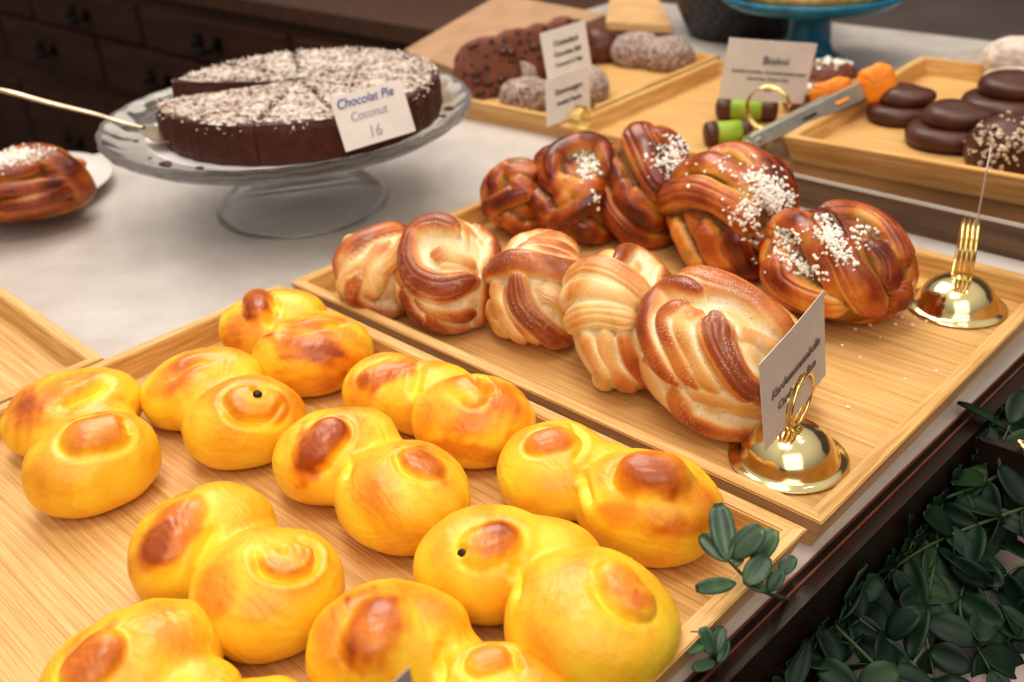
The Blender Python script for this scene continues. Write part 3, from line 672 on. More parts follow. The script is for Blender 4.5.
_v = COCO.coord(); _o = COCO.noise(_v, 260, 3, .7); _q = COCO.noise(_v, 60, 3)
COCO.set(Base_Color=COCO.ramp(COCO.math('ADD', COCO.math('MULTIPLY', _o, .7), COCO.math('MULTIPLY', _q, .3)), [(.43, lin((104, 58, 42))), (.49, lin((188, 170, 158))), (.66, lin((226, 218, 212)))]), Roughness=.85); COCO.bump(_o, .8, .002); COCO = COCO.m
CAKE = NT('moist chocolate crumb')
_v = CAKE.coord(); _o = CAKE.noise(_v, 140, 5, .7)
CAKE.set(Base_Color=CAKE.ramp(_o, [(.3, lin((56, 24, 18))), (.7, lin((92, 42, 28)))]), Roughness=.55); CAKE.bump(_o, .6, .002); CAKE = CAKE.m
CUT = plain('paler cut cake crumb', (140, 84, 50), .8, 0, .2, 150, bump=.5)
R0 = .114; Z0 = .0765; Z1 = .108
def slice_(a0, a1, mesh_only=False):
    bm = bmesh.new(); n = 10; m = 8
    def P(i, r, z): 
        a = a0+(a1-a0)*i/n; return Vector((KX+r*math.cos(a), KY+r*math.sin(a), z))
    am = (a0+a1)/2; off = Vector((math.cos(am), math.sin(am), 0))*.0007
    prof = [(R0*.985, Z0), (R0, Z0+.006), (R0, Z1-.006), (R0*.985, Z1-.001), (R0*.96, Z1)]
    cols = []
    for i in range(n+1):
        c = [bm.verts.new(P(i, r*(1+.006*math.sin(a0*9+i*1.7)), z)+off) for r, z in prof]
        for k in range(1, m): 
            r = R0*.96*(1-k/m); c.append(bm.verts.new(P(i, r, Z1-.0006+.0012*noise.noise(P(i, r, 0)*120))+off))
        cols.append(c)
    ct = bm.verts.new(Vector((KX, KY, Z1))+off); cb = bm.verts.new(Vector((KX, KY, Z0))+off)
    for a, b in zip(cols, cols[1:]):
        for k in range(len(a)-1): bm.faces.new((a[k], b[k], b[k+1], a[k+1]))
        bm.faces.new((a[-1], b[-1], ct)); bm.faces.new((b[0], a[0], cb))
    bm.faces.new(cols[0]+[ct, cb]); bm.faces.new((cols[-1]+[ct, cb])[::-1])
    return bm
GA0, GA1 = math.radians(212), math.radians(241)  # missing slice
ang = GA1; ns = 10; step = (2*PI-(GA1-GA0))/ns
for k in range(ns):
    s = obj('slice', slice_(ang+k*step, ang+(k+1)*step), CAKE, cake, False)
    # coconut topping
    bm = bmesh.new(); a0, a1 = ang+k*step, ang+(k+1)*step; n, m = 14, 16; am = (a0+a1)/2; off = Vector((math.cos(am), math.sin(am), 0))*.0007
    vv = [[bm.verts.new(Vector((KX+R0*.975*j/m*math.cos(a0+(a1-a0)*(.05+.90*i/n+.02*math.sin(j*2.3+k))), KY+R0*.975*j/m*math.sin(a0+(a1-a0)*(.05+.90*i/n+.02*math.sin(j*2.3+k))), 0))+off) for j in range(1, m+1)] for i in range(n+1)]
    for i in range(n+1):
        for j in range(m):
            p = vv[i][j]; e = 1 if (0 < i < n and j < m-1) else 0
            jag = Vector((random.uniform(-1, 1), random.uniform(-1, 1), 0))*(.0035 if j == m-1 else .0016)
            p.co += jag; p.co.z = Z1+(.0018+.0016*noise.noise(p.co*260) if e else -.0008)
    for i in range(n):
        for j in range(m-1): bm.faces.new((vv[i][j], vv[i+1][j], vv[i+1][j+1], vv[i][j+1]))
    c = obj('coconut_topping', bm, COCO); c.parent = s; c.location = c.location-s.location-cake.location
# loose flakes standing on the topping and spilling over the side
vs, fs = [], []; r = random.Random(5)
for k in range(2600):
    a = r.uniform(0, 2*PI); rr = R0*math.sqrt(r.uniform(0, 1))*.99
    if GA0-.02 < a < GA1+.02: continue
    z = Z1+.0012
    if r.random() < .07: rr = R0*1.006; z = r.uniform(Z1-.008, Z1)
    c = Vector((KX+rr*math.cos(a), KY+rr*math.sin(a), z)); q = Quaternion(Vector((r.gauss(0, 1), r.gauss(0, 1), r.gauss(0, 1))).normalized(), r.uniform(0, 6))
    L, w_ = r.uniform(.0006, .0015), r.uniform(.0005, .0010); i = len(vs)
    vs += [tuple(c+q@Vector(p)) for p in ((-L, -w_, 0), (L, -w_*.4, .0002), (L, w_, 0), (-L, w_*.6, .0003))]; fs.append((i, i+1, i+2, i+3))
fl = obj('coconut_flakes', (vs, fs), plain('coconut flake', (236, 230, 222), .8, 0, .03), cake); fl['kind'] = 'stuff'
# crumbs on the liner
vs, fs = [], []; iv, iff = ico(2)
for p, s in (((166, 164), .004), ((200, 168), .0025), ((136, 141), .002), ((150, 158), .0015), ((449, 108), .0032), ((443, 116), .0022), ((130, 130), .0012)):
    c = np.array(at(p, .0795)); w = iv*s*np.array([1.3, 1, .5])*(1+.25*lowfreq(iv, 2, 5, 1))[:, None]+c; k = len(vs); vs += w.tolist(); fs += [[i+k for i in g] for g in iff]
tag(obj('cake_crumbs', (vs, fs), CAKE), 'chocolate crumbs fallen on the paper liner around the cake', 'crumbs', None, 'stuff')
# cake server
bm = bmesh.new()
hp = [at((-70, 80), .135), at((0, 90), .128), at((50, 103), .115), at((95, 114), .103), at((118, 121), .096), at((145, 128), .089)]
cs = catmull(hp, 8); n = len(cs)
tube(bm, cs, [.0034-.0016*(i/n) for i in range(n)], 8, .6)
t = thing('cake_server', 'thin silver cake server handle reaching in from the left over the stand rim', 'cake server', tuple(cs[n//2]))
obj('handle', bm, SILVER, t, True)
A_, B_ = at((140, 127), .0885), at((188, 141), .083)
d_ = (B_-A_).normalized(); s_ = d_.cross(Vector((0, 0, 1))).normalized()
bm = bmesh.new(); ra, rb = [], []
for k, w_ in ((0, .003), (.25, .010), (.6, .016), (.9, .010), (1.0, .003)):
    c = A_.lerp(B_, k); ra.append([bm.verts.new(c+s_*w_*q+Vector((0, 0, z))) for q, z in ((-1, 0), (1, 0), (1, .001), (-1, .001))])
for a, b in zip(ra, ra[1:]):
    for k in range(4): bm.faces.new((a[k], a[(k+1) % 4], b[(k+1) % 4], b[k]))
bm.faces.new(ra[0]); bm.faces.new(ra[-1][::-1])
obj('blade', bm, SILVER, t)
# plate at left
tag(obj('dinner_plate', lathe([(0, .0005), (.050, .0005), (.056, .0), (.060, .003), (.091, .0115), (.0925, .0125), (.091, .0135), (.062, .0075), (.055, .0055), (0, .005)], (-.400, -.022, 0), 72), CHINA, None, True), 'round white china plate with the braided pastry at the left edge', 'plate')

# ------------------------------------------------------------------ cards and holders
def lettering(parent, lines, P, R, Un, mat, thick=.0002):
    """lines: (text, x, y, size, align) in card coordinates metres"""
    N_ = R.cross(Un).normalized()
    for ln in lines:
        (txt, x, y, size, al) = ln[:5]; mt = ln[5] if len(ln) > 5 else mat; shear = ln[6] if len(ln) > 6 else 0
        cu = bpy.data.curves.new('t', 'FONT'); cu.body = txt; cu.size = size; cu.align_x = al; cu.extrude = thick; cu.shear = shear
        o = bpy.data.objects.new('t', cu); COL.objects.link(o)
        dg = bpy.context.evaluated_depsgraph_get(); me = bpy.data.meshes.new_from_object(o.evaluated_get(dg)); bpy.data.objects.remove(o)
        M = Matrix(((R.x, Un.x, N_.x, 0), (R.y, Un.y, N_.y, 0), (R.z, Un.z, N_.z, 0), (0, 0, 0, 1)))
        me.transform(Matrix.Translation(P+R*x+Un*y+N_*.0005)@M)
        me.materials.append(mt); me.name = 'lettering'
        w = bpy.data.objects.new('lettering', me); COL.objects.link(w); w.parent = parent; w.location = -parent.location
def card(name, label, BL, R, Un, W_, H_, lines, mat=PAPER, ink=INK, cat='card'):
    R = R.normalized(); Un = (Un-R*Un.dot(R)).normalized(); N_ = R.cross(Un)
    bm = bmesh.new(); n = 8; f = []
    for s in (0, 1):
        f.append([[bm.verts.new(BL+R*W_*i/n+Un*H_*j+N_*((.0000 if s else -.0004)+.0006*math.sin(PI*i/n))) for j in (0, 1)] for i in range(n+1)])
    for i in range(n):
        bm.faces.new((f[1][i][0], f[1][i+1][0], f[1][i+1][1], f[1][i][1])); bm.faces.new((f[0][i][0], f[0][i][1], f[0][i+1][1], f[0][i+1][0]))
        for j in (0, 1): bm.faces.new((f[0][i][j], f[0][i+1][j], f[1][i+1][j], f[1][i][j]))
    for i in (0, n): bm.faces.new((f[0][i][0], f[0][i][1], f[1][i][1], f[1][i][0]))
    o = obj(name, bm, mat, None); tag(o, label, cat)
    lettering(o, lines, BL+N_*.0004, R, Un, ink)
    return o
def holder(label, c, z, ringdir, ang=0, loops=4, rr=.0160, lean=(0, 0), group='brass card holders'):
    t = thing('card_holder', label, 'card holder', (c[0], c[1], z), group)
    obj('base', lathe([(0, .0006), (.0285, .0006), (.0300, .0012), (.0298, .0018), (.0262, .0020), (.0245, .0036), (.0232, .0078), (.0205, .0128), (.0160, .0172), (.0105, .0200), (.0045, .0213), (.0022, .0218), (.0016, .0236), (0, .0240)], (c[0], c[1], z), 72), GOLD, t, True)
    bm = bmesh.new(); D = Vector(ringdir).normalized(); X = Vector((0, 0, 1)).cross(D).normalized(); Y = (Vector((0, 0, 1))+X*lean[0]+D*lean[1]).normalized()
    C0 = Vector((c[0], c[1], z+.0215+rr)); P = []
    n = 30*loops
    for i in range(n+1):
        a = -PI/2+2*PI*i/30; P.append(C0+D*(i/n-.5)*.0028*loops+X*rr*math.cos(a)+Y*rr*math.sin(a))
    tube(bm, P, .0010, 7)
    tube(bm, [Vector((c[0], c[1], z+.022)), C0-Y*rr], .0010, 7)
    obj('wire_spiral', bm, GOLDR, t, True)
    return t
YV = Vector((0, 1, 0)); ZV = Vector((0, 0, 1))
hc = (at((729, 462), FL)+at((843, 465), FL))/2
holder('domed brass card holder at the front corner of the knot tray', (hc.x-.001, hc.y+.004), FL, (1, .12, 0), rr=.0145)
BL = at((765, 452), .034)
card('price_card', 'white card edge-on to the camera in front of the largest cardamom knot', BL, Vector((-.09, 1, .12)), Vector((-.07, 0, 1)), .068, .050,
     [('Kardemummabulle', .034, .0245, .0068, 'CENTER', INKS, .3), ('Cardamom Bun', .034, .0150, .0064, 'CENTER', INKS, .3)], CARDP)
h2 = (at((918, 299), FL)+at((1010, 302), FL))/2
holder('domed brass card holder at the far right corner of the knot tray', (h2.x, min(h2.y-.002, .266)), FL, (.95, .32, 0), rr=.0185)
P0 = Vector((h2.x+.003, min(h2.y, .266)+.0, FL+.040))
card('price_card', 'clear-edged thin card seen exactly side-on in the far right holder', P0-Vector((CAM-P0)[:]).normalized()*.0, (P0-CAM).cross(ZV).cross(ZV)*-1, Vector((.0, 0, 1)), .05, .052, [], CARDP)
h3 = at((765, 152), .007)
holder('domed brass card holder in front of the green marzipan rolls', (h3.x, h3.y), FL, (.25, -1, 0), rr=.019, loops=3)
BLb = at((718, 98), .042); BRb = at((803, 104), .033)
card('price_card', 'cream card describing almond cookies beside the orange-tipped tongs', BLb, BRb-BLb, ZV*1+Vector((.27, .05, 0)), (BRb-BLb).length, .058,
     [('Biskvi', .046, .036, .0105, 'CENTER'), ('Almond cookies, chocolate buttercream', .042, .027, .0042, 'CENTER'), ('chocolate, Gluten free', .042, .0205, .0042, 'CENTER'), ('35', .044, .010, .0065, 'CENTER')], PAPER)
BA = at((547, 127), .035)
hA = BA+Vector((.002, .037, 0))
holder('brass card holder under the lower of the two cards by the chocolate slices', (hA.x+.006, hA.y), 0, (1, .15, 0), rr=.012)
card('price_card', 'lower of two cards in front of the tray of chocolate slices', BA, YV, ZV, .062, .043, [('Dammsugare', .031, .026, .0072, 'CENTER'), ('Swedish Punsch', .031, .016, .0055, 'CENTER')], PAPER)
BB = at((549, 88), .048)
hB = BB+Vector((0, .034, 0))
holder('brass card holder on the chocolate slice tray behind the lower card', (hB.x+.006, hB.y), FL, (1, .15, 0), rr=.012)
card('price_card', 'upper of two cards in front of the chocolate slices', BB, YV, Vector((-.18, 0, 1)), .067, .052, [('Chokladboll', .034, .036, .0075, 'CENTER'), ('Chocolate Ball', .034, .026, .0068, 'CENTER'), ('Coconut & Oats', .034, .0165, .006, 'CENTER')], PAPER)
# handwritten card leaning against the cake
BC = at((346, 152), .086); TC = BC+(at((324, 98), .124)-BC); RC = at((416, 131), .086)-BC
card('price_card', 'white handwritten card leaning on the side of the chocolate cake', BC, RC, TC-BC, RC.length, (TC-BC).length*.98,
     [('Chocolat Pie', .003, .0300, .0095, 'LEFT', INKB, .25), ('Coconut', .011, .0195, .0090, 'LEFT', INKG, .2), ('16', .022, .0050, .0120, 'LEFT', INKG, .1)], WHITE)
# grey card at bottom edge with its holder
P1 = at((423, 665), .088)
card('price_card', 'corner of a grey card poking up at the bottom edge of the photo', P1-ZV*.05-YV*.066+Vector((0, 0, -.004)), Vector((-.04, 1, .06)), ZV, .066, .050, [('Lussekatt', .033, .032, .008, 'CENTER'), ('Saffron Bun', .033, .02, .0065, 'CENTER')], plain('grey card stock', (176, 160, 150), .7, 0, .02))  # one even grey for the whole card

# ------------------------------------------------------------------ chocolate slices, balls
def lump(name, label, group, ell, zc, mat, sub=5, seed=0, floor=FL, amp=.03, sc=9, cf=None, cat='ball', power=None, extra=None):
    C, M = frame(*ell, zc, cf); v, f = ico(sub); h = lowfreq(v, seed, 3, amp)+lowfreq(v, seed+1, sc, amp*.5)
    x = C+(v*(1+h)[:, None])@M.T
    x[:, 2] = np.maximum(x[:, 2], floor+.0003)
    o = mesh_np(name, x, f, mat, {}); tag(o, label, cat, group)
    if extra: extra(o, x, f)
    return o
SNOW = NT('cocoa ball in coconut')
_v = SNOW.coord(); _vo = SNOW.n('ShaderNodeTexVoronoi'); _vo.inputs['Scale'].default_value = 420; SNOW.l(_v, _vo.inputs['Vector'])
_f = SNOW.ramp(_vo.outputs['Distance'], [(.35, lin((212, 198, 190))), (.62, lin((120, 82, 70)))]); SNOW.set(Base_Color=_f, Roughness=.9); SNOW.bump(_vo.outputs['Distance'], .7, -.002); SNOW = SNOW.m
GB = 'coconut-rolled balls on the chocolate slice tray'
def flaked(n, seed):
    def ex(o, x, f):
        iv_ = x[np.random.default_rng(seed).integers(0, len(x), n)]; vs, fs = [], []; r = random.Random(seed); c = np.array(o.location)
        for p in iv_:
            cc = Vector((p-c).tolist()); q = Quaternion(Vector((r.gauss(0, 1), r.gauss(0, 1), r.gauss(0, 1))).normalized(), r.uniform(0, 6)); L, w_ = r.uniform(.0006, .0014), .0004; i = len(vs)
            vs += [tuple(cc+q@Vector(k)) for k in ((-L, -w_, 0), (L, -w_, 0), (L, w_, 0), (-L, w_, 0))]; fs.append((i, i+1, i+2, i+3))
        me = bpy.data.meshes.new('coconut_flakes'); me.from_pydata(vs, [], fs); me.materials.append(FLAKE); g = bpy.data.objects.new('coconut_flakes', me); COL.objects.link(g); g.parent = o; g['kind'] = 'stuff'
    return ex
FLAKE = plain('pale coconut flake', (214, 202, 196), .8, 0, .03)
for i, (e, lb) in enumerate([((526, 96, 28, 19, 0), 'coconut-rolled cocoa ball left of the lower card, nearest the tray rim'), ((519, 76, 17, 15, 0), 'coconut-rolled cocoa ball tucked behind the front one by the slices'),
     ((588, 86, 22, 20, 0), 'coconut-rolled cocoa ball peeking out right of the two cards'), ((638, 52, 27, 20, 0), 'left one of the two touching coconut-rolled balls at the back'), ((668, 56, 28, 19, 0), 'right one of the two touching coconut-rolled balls at the back')]):
    lump('coconut_ball', lb, GB, e, .020, SNOW, 5, 40+i, extra=flaked(700, i))
CHIPS = NT('chocolate chip sponge')
_v = CHIPS.coord(); _vo = CHIPS.n('ShaderNodeTexVoronoi'); _vo.inputs['Scale'].default_value = 75; CHIPS.l(_v, _vo.inputs['Vector']); _k = CHIPS.noise(_v, 60, 3)
CHIPS.set(Base_Color=CHIPS.mix(CHIPS.ramp(_vo.outputs['Distance'], [(.26, (1, 1, 1, 1)), (.34, (0, 0, 0, 1))]), CHIPS.ramp(_k, [(.3, lin((100, 54, 38))), (.7, lin((138, 78, 56)))]), lin((48, 26, 22))), Roughness=.6); CHIPS.bump(_k, .6, .003); CHIPS = CHIPS.m
def cookie(label, px, rpx, tilt_dir, thick, seed, zc=.03):
    C = at(px, zc); dep = -(C-CAM).dot(CB); R_ = rpx*dep/F; d = Vector(tilt_dir).normalized()
    a = d.cross(ZV).normalized(); b = a.cross(d); v, f = ico(5); h = lowfreq(v, seed, 4, .07)+lowfreq(v, seed+2, 11, .03)
    rad = np.array([v[:, 0], v[:, 1]]).T
    x = v*(1+h)[:, None]; zz = np.sign(x[:, 2])*np.abs(x[:, 2])**.35
    rr = np.sqrt(x[:, 0]**2+x[:, 1]**2)+1e-9; rn = rr**.5/rr
    w = np.outer(x[:, 0]*rn*R_, a)+np.outer(x[:, 1]*rn*R_, b)+np.outer(zz*thick/2, d)+np.array(C)
    w[:, 2] = np.maximum(w[:, 2], FL+.0005) 
    o = mesh_np('chocolate_cookie', w, f, CHIPS, {}); tag(o, label, 'cookie', 'upright chocolate cookies on the back tray')
    bv = bvh_of(w, f); r = random.Random(seed); vs = []; fs = []; iv, iff = ico(2)
    for k in range(16):
        an = r.uniform(0, 6.28); q = r.uniform(.1, .88)*R_; o_ = Vector(C)+a*math.cos(an)*q+b*math.sin(an)*q+d*thick*2
        hit, nn, *_ = bv.ray_cast(o_, -d)
        if hit is None: continue
        s = r.uniform(.0026, .0050); wv = iv*s*np.array([1, 1.2, .8])+np.array(hit); kk = len(vs); vs += wv.tolist(); fs += [[i+kk for i in g] for g in iff]
    me = bpy.data.meshes.new('chocolate_chips'); me.from_pydata((np.array(vs)-np.array(o.location)).tolist(), [], fs); me.materials.append(CHOC); me.shade_smooth(); g = bpy.data.objects.new('chocolate_chips', me); COL.objects.link(g); g.parent = o
cd_ = (.80, -.50, .30)
cookie('chocolate chip cookie leaning upright, nearest the cake stand', (488, 74), 36, cd_, .014, 51)
cookie('chocolate chip cookie leaning upright, second behind the cake stand', (514, 63), 32, cd_, .014, 52, .032)
cookie('chocolate chip cookie leaning upright just left of the upper card', (541, 56), 31, cd_, .013, 53, .034)
cookie('chocolate chip cookie leaning upright mostly hidden by the upper card', (565, 48), 30, cd_, .013, 54, .034)
lump('chocolate_brownie', 'dark chocolate brownie to the right of the upper card at the back', None, (598, 47, 22, 20, 0), .022, CHOC2, 4, 55, cat='brownie')
# kraft box behind
t = thing('kraft_box', 'open brown kraft cardboard box behind the chocolate slices', 'box', tuple(at((500, 40), 0)))
bm = bmesh.new()
def quad(bm, pts, th=.002):
    P = [Vector(p) for p in pts]; n_ = (P[1]-P[0]).cross(P[2]-P[0]).normalized()*th
    a = [bm.verts.new(p) for p in P]; b = [bm.verts.new(p-n_) for p in P]
    bm.faces.new(a); bm.faces.new(b[::-1])
    for k in range(len(P)): bm.faces.new((a[k], a[(k+1) % len(P)], b[(k+1) % len(P)], b[k]))
    return bm
f0, f1, f2, f3 = at((404, 50), .020), at((468, 74), .010), at((606, 14), .045), at((500, -6), .05)
obj('lid', quad(bmesh.new(), [f0, f1, f2, f3]), KRAFT, t)
g1, g2 = f1.copy(), f2.copy(); g1.z = g2.z = .001
g0 = f0.copy(); g0.z = .001; g3 = f3.copy(); g3.z = .001
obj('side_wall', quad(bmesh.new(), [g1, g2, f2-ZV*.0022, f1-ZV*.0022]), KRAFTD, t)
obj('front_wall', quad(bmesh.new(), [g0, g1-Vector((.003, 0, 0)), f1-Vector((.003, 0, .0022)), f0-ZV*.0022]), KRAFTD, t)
tag(obj('paper_bag', quad(bmesh.new(), [at((606, 22), .018), at((672, 26), .016), at((655, -8), .03), at((612, -14), .03)], .010), PALEBAG), 'flat tan paper bag lying behind the coconut balls', 'bag')
# basket
bc = at((706, 18), .0); bm = bmesh.new()
bc = Vector((-.180, .862, 0))
t = thing('wire_basket', 'black woven basket at the top edge beside the blue glass stand', 'basket', tuple(bc))
WEAVE = NT('black basket weave'); _v = WEAVE.coord((90, 90, 90)); _w = WEAVE.n('ShaderNodeTexChecker'); _w.inputs['Scale'].default_value = 1.2; WEAVE.l(_v, _w.inputs['Vector'])
WEAVE.set(Base_Color=WEAVE.mix(_w.outputs['Fac'], lin((34, 30, 32)), lin((62, 56, 56))), Roughness=.5); WEAVE.bump(_w.outputs['Fac'], .6, .003); WEAVE = WEAVE.m
obj('basket_body', lathe([(0, .001), (.062, .001), (.068, .004), (.082, .035), (.094, .062), (.097, .066), (.094, .068), (.089, .063), (.076, .034), (.062, .008), (0, .006)], bc, 64), WEAVE, t, True)
for i, (x, y) in enumerate([(-.045, -.03), (-.01, -.055), (.03, -.045), (.0, .0), (.045, .0), (-.04, .03), (.02, .045)]):
    v, f = ico(4); w = v*np.array([.024, .020, .016])*(1+lowfreq(v, i, 4, .05))[:, None]+np.array(bc)+np.array([x, y, .055 if i < 3 else .058])
    o = mesh_np('basket_roll', w, f, plain('tan seeded bread', (176, 134, 84), .7, 0, .35, 120), {}); tag(o, 'small tan seeded roll heaped in the black basket', 'roll', 'small rolls in the black basket')
# blue stand
b0 = at((806, 66), 0)
BC_ = (b0.x, b0.y)
t = thing('cake_stand', 'blue glass footed cake stand with a pie at the top edge', 'cake stand', (BC_[0], BC_[1], 0))
obj('foot', lathe([(0, .001), (.044, .001), (.046, .004), (.040, .010), (.028, .018), (.025, .03), (.024, .05), (.026, .062), (.034, .070), (0, .070)], (BC_[0], BC_[1], 0), 64), CYANS, t, True)
obj('plate', lathe([(0, .0702), (.06, .0705), (.092, .073), (.101, .080), (.103, .086), (.100, .087), (.094, .080), (.08, .077), (0, .077)], (BC_[0], BC_[1], 0), 128, lambda a, r: (.012*abs(math.sin(a*14)) if r > .1 else 0)), CYANS, t, True)
pm = plain('golden pie crust', (222, 168, 104), .6, 0, .18, 70, bump=.3)
tag(obj('pie', lathe([(0, .078), (.074, .078), (.082, .085), (.085, .094), (.081, .0965), (.076, .093), (.04, .092), (0, .093)], (BC_[0], BC_[1], 0), 96, lambda a, r: (.02*math.sin(a*22) if r > .08 else 0)), pm, None, True), 'golden brown pie on the blue glass stand', 'pie')
# doily + powdered pastry
dz = at((985, 72), .02)
DO = (.20, .845)
tag(obj('lace_doily', lathe([(0, .0005), (.115, .0005), (.116, .001), (0, .0012)], (DO[0], DO[1], 0), 120, lambda a, r: (.05*abs(math.sin(a*13)) if r > .1 else 0)), plain('grey white lace', (176, 164, 154), .85, 0, .12, 120)), 'off-white paper doily on the counter behind the chocolate pastry tray', 'doily')
# objects on tray 3
T3F = .0278+.0068
def biskvi(label, px, rx, seed, flip=1):
    C = at(px, T3F+.006); dep = -(C-CAM).dot(CB); R_ = rx*dep/F*1.0
    c = (C.x, C.y, T3F+.0004)
    t = thing('chocolate_pastry', label, 'pastry', c, 'smooth chocolate pastries on the right tray')
    obj('bottom_cookie', lathe([(0, 0), (R_*.86, 0), (R_*.98, R_*.10), (R_*1.0, R_*.24), (R_*.93, R_*.40), (R_*.78, R_*.48), (0, R_*.46)], c, 48, lambda a, r: .03*math.sin(a*3+seed)), CHOC, t, True)
    v, f = ico(5); w = v*np.array([.70, .66, .36])
    w[:, 0] += .35*np.clip(v[:, 0]*flip, 0, 1)**3*flip*.55; w[:, 2] += .10*np.clip(v[:, 0]*flip, 0, 1)**2
    sp = np.arctan2(v[:, 1], v[:, 0]); w[:, 2] += .035*np.sin(sp*1.0-6*np.hypot(v[:, 0], v[:, 1])+seed)*(v[:, 2] > 0)*np.hypot(v[:, 0], v[:, 1])
    w = w*R_+np.array([c[0], c[1], c[2]+R_*.62])
    o = mesh_np('buttercream_top', w, f, CHOC, {}); o.parent = t; o.location = o.location-t.location
biskvi('smooth two-tier chocolate pastry by the orange tongs', (902, 112), 35, 1, 1)
biskvi('smooth two-tier chocolate pastry nearest the front of the right tray', (950, 136), 43, 2, 1)
biskvi('smooth two-tier chocolate pastry at the back right of the right tray', (1007, 108), 44, 3, 1)
ALM = plain('slivered coconut bits', (206, 184, 160), .7, 0, .08)
def slivers(n, seed, size=.0016):
    def ex(o, x, f): grains(o, x, f, [(1005, 140, 40, 30, 0, n)], seed, size, 'nut_slivers', ALM)
    return ex
lump('nut_pastry', 'dark chocolate pastry sprinkled with pale slivers at the right edge', None, (1010, 147, 42, 33, 0), T3F+.018, CHOC, 5, 61, floor=T3F, cat='pastry', extra=slivers(150, 4))
POW = plain('icing sugar dusting', (206, 190, 178), .9, 0, .12, 90, bump=.4)
lump('powdered_pastry', 'white powdered pastry at the back right of the right tray', None, (1014, 58, 30, 22, 0), T3F+.024, POW, 5, 62, floor=T3F, cat='pastry')
lump('powdered_pastry', 'pale powdered cookie under the white powdered pastry', None, (1015, 76, 30, 10, 0), T3F+.012, POW, 4, 63, floor=T3F, cat='pastry')
# dark thing behind tongs and reddish glass bowl shadow
# items of tray 6
def roll(label, pa, pb, R_, z):
    A, B = at(pa, z), at(pb, z); d = (B-A)
    t = thing('marzipan_roll', label, 'pastry', tuple(A.lerp(B, .5)), 'green marzipan rolls')
    bm = bmesh.new(); tube(bm, [A+d*.18, A+d*.2, A+d*.8, A+d*.82], [R_*.9, R_, R_, R_*.9], 24); obj('marzipan', bm, GREEN, t, True)
    for s, e in ((A, A+d*.26), (B, B-d*.26)):
        bm = bmesh.new(); q = (e-s); tube(bm, [s, s+q*.08, s+q*.25, s+q*.95, e], [R_*.55, R_*.85, R_*1.04, R_*1.05, R_*.9], 24); obj('chocolate_end', bm, CHOC, t, True)
roll('front green marzipan roll with chocolate-dipped ends beside the tongs', (704, 134), (752, 130), .0105, FL+.0112)
roll('back green marzipan roll with chocolate-dipped ends under the card', (716, 108), (778, 110), .0105, FL+.0112)
GP = 'chocolate domes with pearl sugar behind the tongs'
def pearl(spec):
    def ex(o, x, f): grains(o, x, f, spec, 9, .0017)
    return ex
BX = plain('cocoa coated dome', (120, 68, 50), .5, 0, .2, 90, bump=.3)
lump('sugar_topped_dome', 'brown dome with pearl sugar behind the cream card', GP, (829, 77, 27, 19, 0), .020, BX, 5, 71, cat='pastry', extra=pearl([(832, 62, 24, 5, 0, 60)]))
lump('sugar_topped_dome', 'brown dome with pearl sugar lower down behind the orange tong head', GP, (808, 98, 26, 18, 0), .020, BX, 5, 72, cat='pastry', extra=pearl([(805, 88, 20, 5, 0, 25)]))
# tongs
t = thing('serving_tongs', 'steel tongs with orange scalloped silicone heads resting on the brass holder', 'tongs', tuple(at((830, 110), .06)))
def arm(P, w_, name='arm'):
    bm = bmesh.new(); P = [Vector(p) for p in P]; rows = []
    for i, p in enumerate(P):
        d = (P[min(i+1, len(P)-1)]-P[max(i-1, 0)]).normalized(); s = d.cross((CAM-p)).normalized(); n_ = s.cross(d)
        ww = w_*(.75+.35*i/(len(P)-1))
        rows.append([bm.verts.new(p+s*ww*a+n_*b) for a, b in ((-1, -.002), (-1, .002), (-.8, .003), (.8, .003), (1, .002), (1, -.002), (.85, -.0015), (.75, .0018), (-.75, .0018), (-.85, -.0015))])
    for a, b in zip(rows, rows[1:]):
        for k in range(10): bm.faces.new((a[k], a[(k+1) % 10], b[(k+1) % 10], b[k]))
    bm.faces.new(rows[0]); bm.faces.new(rows[-1][::-1])
    return obj(name, bm, STEEL, t)
A0, A1 = at((750, 144), .044), at((868, 88), .060)
a1 = arm([A0.lerp(A1, k/5) for k in range(6)], .0082)
B0, B1 = at((752, 140), .040), at((828, 103), .048)
a2 = arm([B0.lerp(B1, k/5) for k in range(6)], .007)
# slots in the near arm
for k, mt, L in ((.42, GAPM, .12), (.70, ORANGE, .12)):
    c0, c1 = A0.lerp(A1, k), A0.lerp(A1, k+L); n_ = (CAM-c0).normalized()*.0034
    bm = bmesh.new(); tube(bm, [c0+n_, c0.lerp(c1, .15)+n_, c0.lerp(c1, .85)+n_, c1+n_], [.0015, .0034, .0034, .0015], 10, .3); obj('slot', bm, mt, t)
def head(px, a, b, tilt, z, seed):
    C, M = frame(px[0], px[1], a, b, tilt, z, .5); v, f = ico(5)
    an = np.arctan2(v[:, 1], v[:, 0]); h = .06*np.abs(np.sin(an*4))*(v[:, 1] > -.1)
    x = C+((np.sign(v)*np.abs(v)**.75)*(1+h)[:, None]*.93)@M.T
    o = mesh_np('silicone_head', x, f, ORANGE, {}); o.parent = t; o.location = o.location-t.location
head((877, 84), 20, 20, 25, .064, 1); head((831, 92), 22, 13, 20, .050, 2)
bm = bmesh.new(); c = A1-(A1-A0)*.02+(CAM-A1).normalized()*.003; tube(bm, [c, c+(CAM-A1).normalized()*.003], .003, 12); obj('rivet', bm, STEEL, t)
bm = bmesh.new(); tube(bm, [A0+(A0-A1)*.03-(CAM-A0).normalized()*.004, A0+(A1-A0)*.06-(CAM-A0).normalized()*.002], .0055, 12); obj('hinge', bm, STEEL, t)

